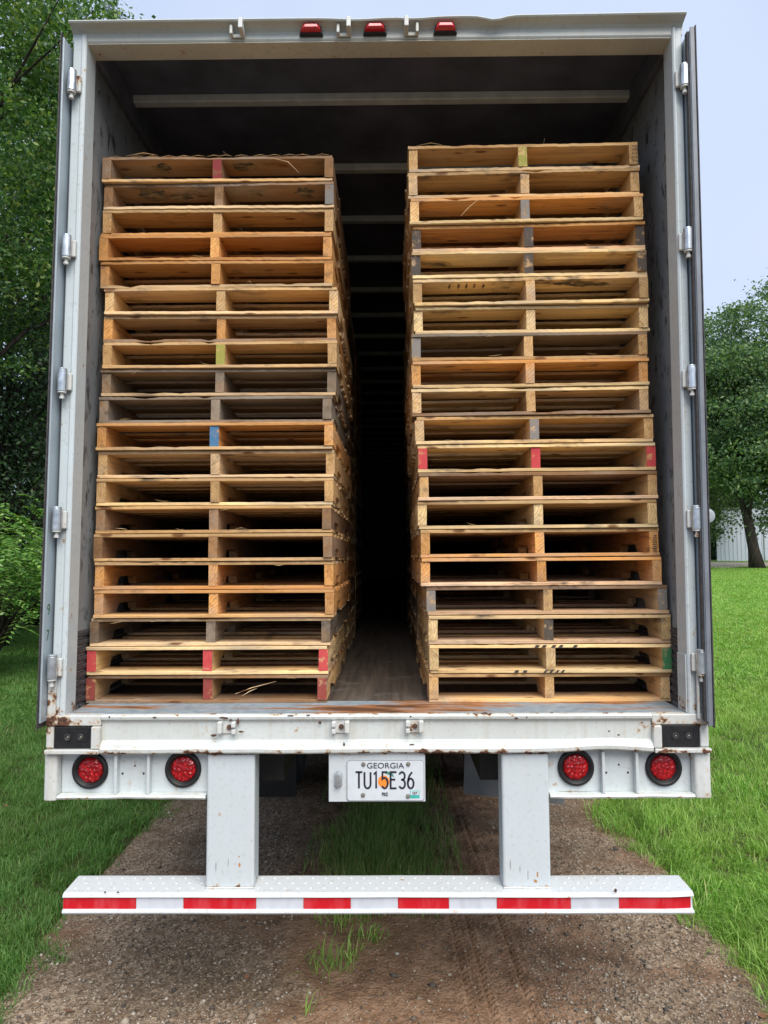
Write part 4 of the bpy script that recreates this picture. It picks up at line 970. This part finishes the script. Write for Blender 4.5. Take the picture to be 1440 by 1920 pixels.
def tree(name, label, base, top, tr_, c, r, n, per, cr_, leaf, lmat, bmat, lean=(0, 0), seed=0, hollow=.35, limbs=26, group=None, droop=0, asp=.5, up=.35, cat='tree'):
    t = empty(name, base, label=label, cat=cat, group=group); g = random.Random(seed)
    P, L = clumps(c, r, n, per, cr_, hollow, .55, seed, droop); V, F = leaves(L, leaf, up, asp); b = np.array(base)
    mesh_np('crown', V - b, F, lmat, t)
    mb = MB(); hz_ = top - base[2]; N = 9; tp = []
    for i in range(N + 1):
        f = i / N; tp.append(Vector((lean[0] * f + .02 * hz_ * sin(f * 5 + seed) * f, lean[1] * f, hz_ * f - .15)))
    rad = [tr_ * (1.45 if i == 0 else 1) * (1 - .8 * i / N) for i in range(N + 1)]
    mb.tube(tp, rad, 12)
    for q in range(limbs):
        e = Vector(P[g.randrange(len(P))] - b); f = min(.9, max(.22, (e.z / hz_) * g.uniform(.5, .8))); i = min(N - 1, int(f * N)); s = tp[i].lerp(tp[i + 1], f * N - i)
        md = s.lerp(e, .5) + Vector((g.uniform(-.2, .2), g.uniform(-.2, .2), .12 * (e - s).length)); r0 = rad[i] * .42
        mb.tube([s, s.lerp(md, .5) + Vector((0, 0, .05)), md, md.lerp(e, .55), e], [r0, r0 * .7, r0 * .5, r0 * .3, r0 * .1], 6)
    mb.build('trunk', bmat, t, smooth=True); return t
m = M('bark', .9, spec=.15); a = m.noise(1, 6, m.vec((14, 14, 3))); m.base(m.ramp(a, (.3, (.018, .014, .012)), (.7, (.075, .06, .05)))); m.bump(a, 1, .03); MAT['bark'] = m.m
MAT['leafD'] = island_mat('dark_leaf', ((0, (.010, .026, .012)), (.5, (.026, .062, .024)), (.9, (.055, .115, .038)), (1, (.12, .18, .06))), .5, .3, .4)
MAT['leafM'] = island_mat('mid_leaf', ((0, (.03, .085, .025)), (.5, (.07, .16, .04)), (.85, (.16, .27, .06)), (1, (.30, .34, .10))), .5, .35, .4)
MAT['leafB'] = island_mat('bush_leaf', ((0, (.06, .16, .03)), (.5, (.13, .28, .06)), (.85, (.22, .38, .09)), (1, (.30, .45, .13))), .4, .3, .5)
MAT['leafO'] = island_mat('oak_leaf', ((0, (.045, .10, .055)), (.5, (.10, .175, .08)), (.85, (.17, .26, .10)), (1, (.26, .33, .14))), .6, .3, .3)
tree('broadleaf_tree', 'tall leafy tree rising above the left side of the trailer', (-7.9, 8.6, .1), 12.5, .22, (-7.3, 8.6, 8.9), (3.3, 3.0, 4.8), 430, 200, .50, .092, MAT['leafM'], MAT['bark'], seed=3, group='trees left of the trailer')
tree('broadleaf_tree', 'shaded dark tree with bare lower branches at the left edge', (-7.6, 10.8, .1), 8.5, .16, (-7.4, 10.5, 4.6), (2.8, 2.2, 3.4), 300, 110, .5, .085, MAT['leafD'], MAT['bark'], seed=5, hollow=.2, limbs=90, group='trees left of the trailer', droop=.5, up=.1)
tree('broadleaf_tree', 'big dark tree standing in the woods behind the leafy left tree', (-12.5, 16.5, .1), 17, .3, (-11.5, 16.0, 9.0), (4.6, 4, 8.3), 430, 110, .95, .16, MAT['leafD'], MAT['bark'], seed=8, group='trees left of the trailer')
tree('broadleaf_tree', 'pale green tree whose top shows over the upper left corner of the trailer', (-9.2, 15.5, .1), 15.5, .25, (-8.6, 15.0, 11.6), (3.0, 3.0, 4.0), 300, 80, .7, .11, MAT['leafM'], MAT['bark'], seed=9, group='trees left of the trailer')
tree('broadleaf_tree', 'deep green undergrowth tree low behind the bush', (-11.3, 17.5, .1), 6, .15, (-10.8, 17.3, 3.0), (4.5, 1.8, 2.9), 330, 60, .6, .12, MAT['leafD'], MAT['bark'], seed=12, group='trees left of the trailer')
# conifer whose tip shows over the roof
def conifer(name, label, base, H, R0, seed):
    t = empty(name, base, label=label, cat='tree'); g = random.Random(seed); mb = MB(); mb.tube([(0, 0, -.2), (0, 0, H)], [.22, .02], 8); pts = []
    for i in range(150):
        f = (i / 150) ** .9; z = H * (.18 + .82 * f); L = R0 * (1 - f) ** .75 * g.uniform(.7, 1.1) + .12; a = g.uniform(0, 2 * pi)
        e = Vector((cos(a) * L, sin(a) * L, z + .30 * L)); s = Vector((0, 0, z)); mb.tube([s, s.lerp(e, .5) - Vector((0, 0, .05 * L)), e], [.03, .02, .006], 4)
        for q in range(int(50 + 60 * L)): k = g.uniform(.25, 1); p = s.lerp(e, k); pts.append((p.x + g.gauss(0, .10), p.y + g.gauss(0, .10), p.z + g.gauss(0, .07)))
    V, F = leaves(np.array(pts), .16, .1, .12); mesh_np('crown', V, F, MAT['leafD'], t); mb.build('trunk', MAT['bark'], t)
p = at(213, 4, 22); conifer('conifer_tree', 'conifer tip just visible over the upper left trailer corner', (p.x, 22, 0), p.z, 2.6, 4)
p = at(165, -20, 23); conifer('conifer_tree', 'second conifer further left behind the leafy tree top', (p.x - .5, 23, 0), p.z, 2.8, 6)
# bush with compound leaves
def bush(name, label, base, c, r, n, seed, size=.085):
    g = np.random.default_rng(seed); t = empty(name, base, label=label, cat='bush'); b = np.array(base); mb = MB(); C_ = []; T = []
    for i in range(n):
        d = g.normal(size=3); d[2] = abs(d[2]) * .9 - .25; d /= np.linalg.norm(d); p = np.array(c) + d * np.array(r) * g.uniform(.45, 1.08)
        a = math.atan2(d[1], d[0]) + g.normal() * .7; ax = np.array([cos(a), sin(a), g.uniform(-.55, .15)]); L = g.uniform(.22, .42)
        sd = np.cross(ax, (0, 0, 1)); sd /= np.linalg.norm(sd)
        for k in range(8):
            q = p + ax * L * (k / 7) + np.array([0, 0, -.10 * (k / 7) ** 2])
            for s_ in (-1, 1):
                C_.append((q, q + (sd * s_ * .9 + ax * .55 + np.array([0, 0, -.18])) * size * g.uniform(.75, 1.2)))
        if i % 9 == 0: e = p - b; mb.tube([Vector((g.normal() * .1, g.normal() * .1, -.05)), Vector(e * .5 + (0, 0, .2)), Vector(e)], [.018, .012, .004], 5)
    A = np.array([x[0] for x in C_]); B = np.array([x[1] for x in C_]); t_ = B - A; L = np.linalg.norm(t_, axis=1)[:, None]; sd = np.cross(t_ / L, np.array([0, 0, 1]) + g.normal(size=A.shape) * .35); sd /= np.linalg.norm(sd, axis=1)[:, None]
    V = np.stack([A, A + t_ * .45 + sd * L * .2, B, A + t_ * .45 - sd * L * .2], 1).reshape(-1, 3) - b
    mesh_np('foliage', V, np.arange(len(A) * 4).reshape(-1, 4), MAT['leafB'], t); mb.build('stem', MAT['bark'], t)
bush('bush', 'bright bush with long compound leaves at the left edge above the lawn', (-5.9, 7.3, .1), (-5.75, 7.3, 1.45), (1.15, 1.1, 1.35), 620, 3)
bush('bush', 'shaded bush in deep shadow behind the bright left bush', (-7.7, 10.6, .1), (-7.4, 10.5, 1.2), (1.7, 1.2, 1.5), 520, 5, .1)
bush('bush', 'low dark bush at the foot of the left woods', (-9.4, 13.9, .1), (-9.2, 14.1, 1.0), (2.6, .9, 1.3), 620, 7, .12)

# right-hand oaks
zt = float(hgt(20, 34)); zb_ = float(hgt(30, 48))
p = at(1420, 1062, 34)
tree('oak_tree', 'large oak with a leaning dark trunk in front of the white building', (p.x, 34, zt), 11.5, .30, (p.x + .6, 34.3, 9.3), (5.4, 4.5, 5.8), 620, 170, .95, .21, MAT['leafO'], MAT['bark'], lean=(-1.5, 0), seed=21, hollow=.25, group='oaks on the right lawn')
p2 = at(1322, 1062, 44)
tree('oak_tree', 'oak partly hidden by the open right door, left of the white building', (p2.x - 1.2, 46, zt), 12, .34, (p2.x - .4, 45, 9.6), (4.8, 4, 7.0), 500, 150, 1.05, .24, MAT['leafO'], MAT['bark'], seed=23, hollow=.25, group='oaks on the right lawn')
tree('oak_tree', 'darker tree low at the left end of the white building', (at(1336, 1050, 60).x, 60, zt), 7, .25, (at(1336, 1050, 60).x - .6, 60, 4.6), (3.0, 3, 3.4), 240, 70, .8, .22, MAT['leafO'], MAT['bark'], seed=27, group='oaks on the right lawn')
tree('oak_tree', 'oak beyond the right edge of the picture beside the lawn', (31.5, 36, zt), 12, .34, (31.0, 36, 10.0), (5.0, 4, 6.5), 360, 80, .95, .20, MAT['leafO'], MAT['bark'], seed=29, hollow=.25, group='oaks on the right lawn')

# white metal building
m = M('white_metal_siding', .5); m.base((.60, .64, .76)); MAT['siding'] = m.m
m = M('grey_metal_roof', .5); m.base((.34, .37, .40)); MAT['roofmetal'] = m.m
bl = empty('metal_building', (24, 48, zb_), label='white corrugated metal building behind the oak trunk', cat='building')
x0 = at(1347, 1055, 48).x; x1 = x0 + 22; yb = 48
def corr(xa, xb, y, z0, z1, pitch=.30):
    mb = MB(); xs_ = []; n = int((xb - xa) / pitch); P = []
    for i in range(n):
        a = xa + i * pitch; P += [(a, 0), (a + pitch * .62, 0), (a + pitch * .70, -.03), (a + pitch * .92, -.03)]
    P.append((xb, 0)); V = []
    for x, o in P: V += [(x, y + o, z0), (x, y + o, z1)]
    return mb.add(V, [(2 * i, 2 * i + 2, 2 * i + 3, 2 * i + 1) for i in range(len(P) - 1)])
SIDE = corr(x0, x1, yb, zb_ - .1, zb_ + 4.2); o = SIDE.build('wall', MAT['siding'], bl); o.matrix_parent_inverse = Matrix.Translation((-24, -48, -zb_))
def bpart(mb, nm, mat, par=bl):
    o = mb.build(nm, mat, par); o.matrix_parent_inverse = Matrix.Translation((-24, -48, -zb_)) if par is bl else Matrix(); return o
bpart(MB().add([(x0 + .06, yb + .03, zb_ - .1), (x0 + 7.5, yb + 13.9, zb_ - .1), (x0 + 7.5, yb + 13.9, zb_ + 4.2), (x0 + .06, yb + .03, zb_ + 4.2), (x0 + .16, yb + .03, zb_ - .1), (x0 + 7.6, yb + 13.9, zb_ - .1), (x0 + 7.6, yb + 13.9, zb_ + 4.2), (x0 + .16, yb + .03, zb_ + 4.2)], [(0, 3, 2, 1), (4, 5, 6, 7), (0, 1, 5, 4), (3, 7, 6, 2), (0, 4, 7, 3), (1, 2, 6, 5)]), 'side_wall', MAT['siding'])
bpart(MB().box(x0 - .10, x0 + .16, yb - .06, yb - .035, zb_ - .05, zb_ + 4.2), 'corner_trim', MAT['siding'])
bpart(MB().add([(x0 - .3, yb - .3, zb_ + 4.15), (x1 + .3, yb - .3, zb_ + 4.15), (x1 + 4, yb + 7, zb_ + 6), (x0 + 3.4, yb + 7, zb_ + 6), (x0 + 7.3, yb + 14.3, zb_ + 4.15), (x1 + 7.5, yb + 14.3, zb_ + 4.15)], [(0, 1, 2, 3), (3, 2, 5, 4)]), 'roof', MAT['roofmetal'])
dxx = at(1434, 1040, yb).x
bpart(MB().box(dxx, dxx + 1.0, yb - .06, yb - .04, zb_, zb_ + 2.1), 'door', MAT['siding'])
bpart(MB().box(dxx - .06, dxx - .005, yb - .075, yb - .04, zb_, zb_ + 2.16).box(dxx + 1.005, dxx + 1.06, yb - .075, yb - .04, zb_, zb_ + 2.16).box(dxx - .06, dxx + 1.06, yb - .075, yb - .04, zb_ + 2.165, zb_ + 2.22), 'door_frame', MAT['roofmetal'])
# sandy road in front of it
m = M('sandy_road', .9); m.base(m.ramp(m.noise(3, 5), (.3, (.62, .47, .36)), (.7, (.74, .61, .49)))); MAT['sand'] = m.m
tag(grid('sandy_road', np.linspace(16, 60, 60), np.linspace(35.2, 43, 14), lambda x, y: hgt(x, y) + .02 + .02 * np.sin(x), MAT['sand']), kind='structure')
# parked car: body, glasshouse, wheels
cx = at(1351, 1050, 62).x - 1.55; car = empty('parked_car', (cx, 62, float(hgt(28, 62))), label='white car parked at the left corner of the metal building', cat='car')
prof = [(-2.2, .35), (-2.25, .62), (-2.1, .86), (-1.55, .93), (-.9, 1.0), (1.0, 1.0), (1.9, .92), (2.2, .78), (2.25, .4), (2.0, .25), (-2.0, .25)]
V = [(x, y, z) for y in (-.85, .85) for x, z in prof]; n = len(prof)
MB().add(V, [tuple(range(n)), tuple(range(2 * n - 1, n - 1, -1))] + [(j, j + n, (j + 1) % n + n, (j + 1) % n) for j in range(n)]).build('body', MAT['platewhite'], car, .06)
gp = [(-1.0, 1.002), (-.45, 1.40), (.65, 1.42), (1.55, .985)]
V = [(x, y * (1 if z < 1.1 else .8), z) for y in (-.76, .76) for x, z in gp]
MB().add(V, [(0, 1, 2, 3), (7, 6, 5, 4), (0, 4, 5, 1), (1, 5, 6, 2), (2, 6, 7, 3)]).build('window_glass', MAT['glass'], car, .03)
MB().box(-.42, .62, -.60, .60, 1.425, 1.45).build('roof', MAT['platewhite'], car, .01)
for a in (-1.4, 1.4):
    for b in (-.78, .78):
        o = MB().tube([(a, b - .1, .33), (a, b + .1, .33)], .33, 20).build('wheel', MAT['tyre'], car); MB().tube([(a, b - .105, .33), (a, b + .105, .33)], .19, 14).build('rim', MAT['steel'], o)
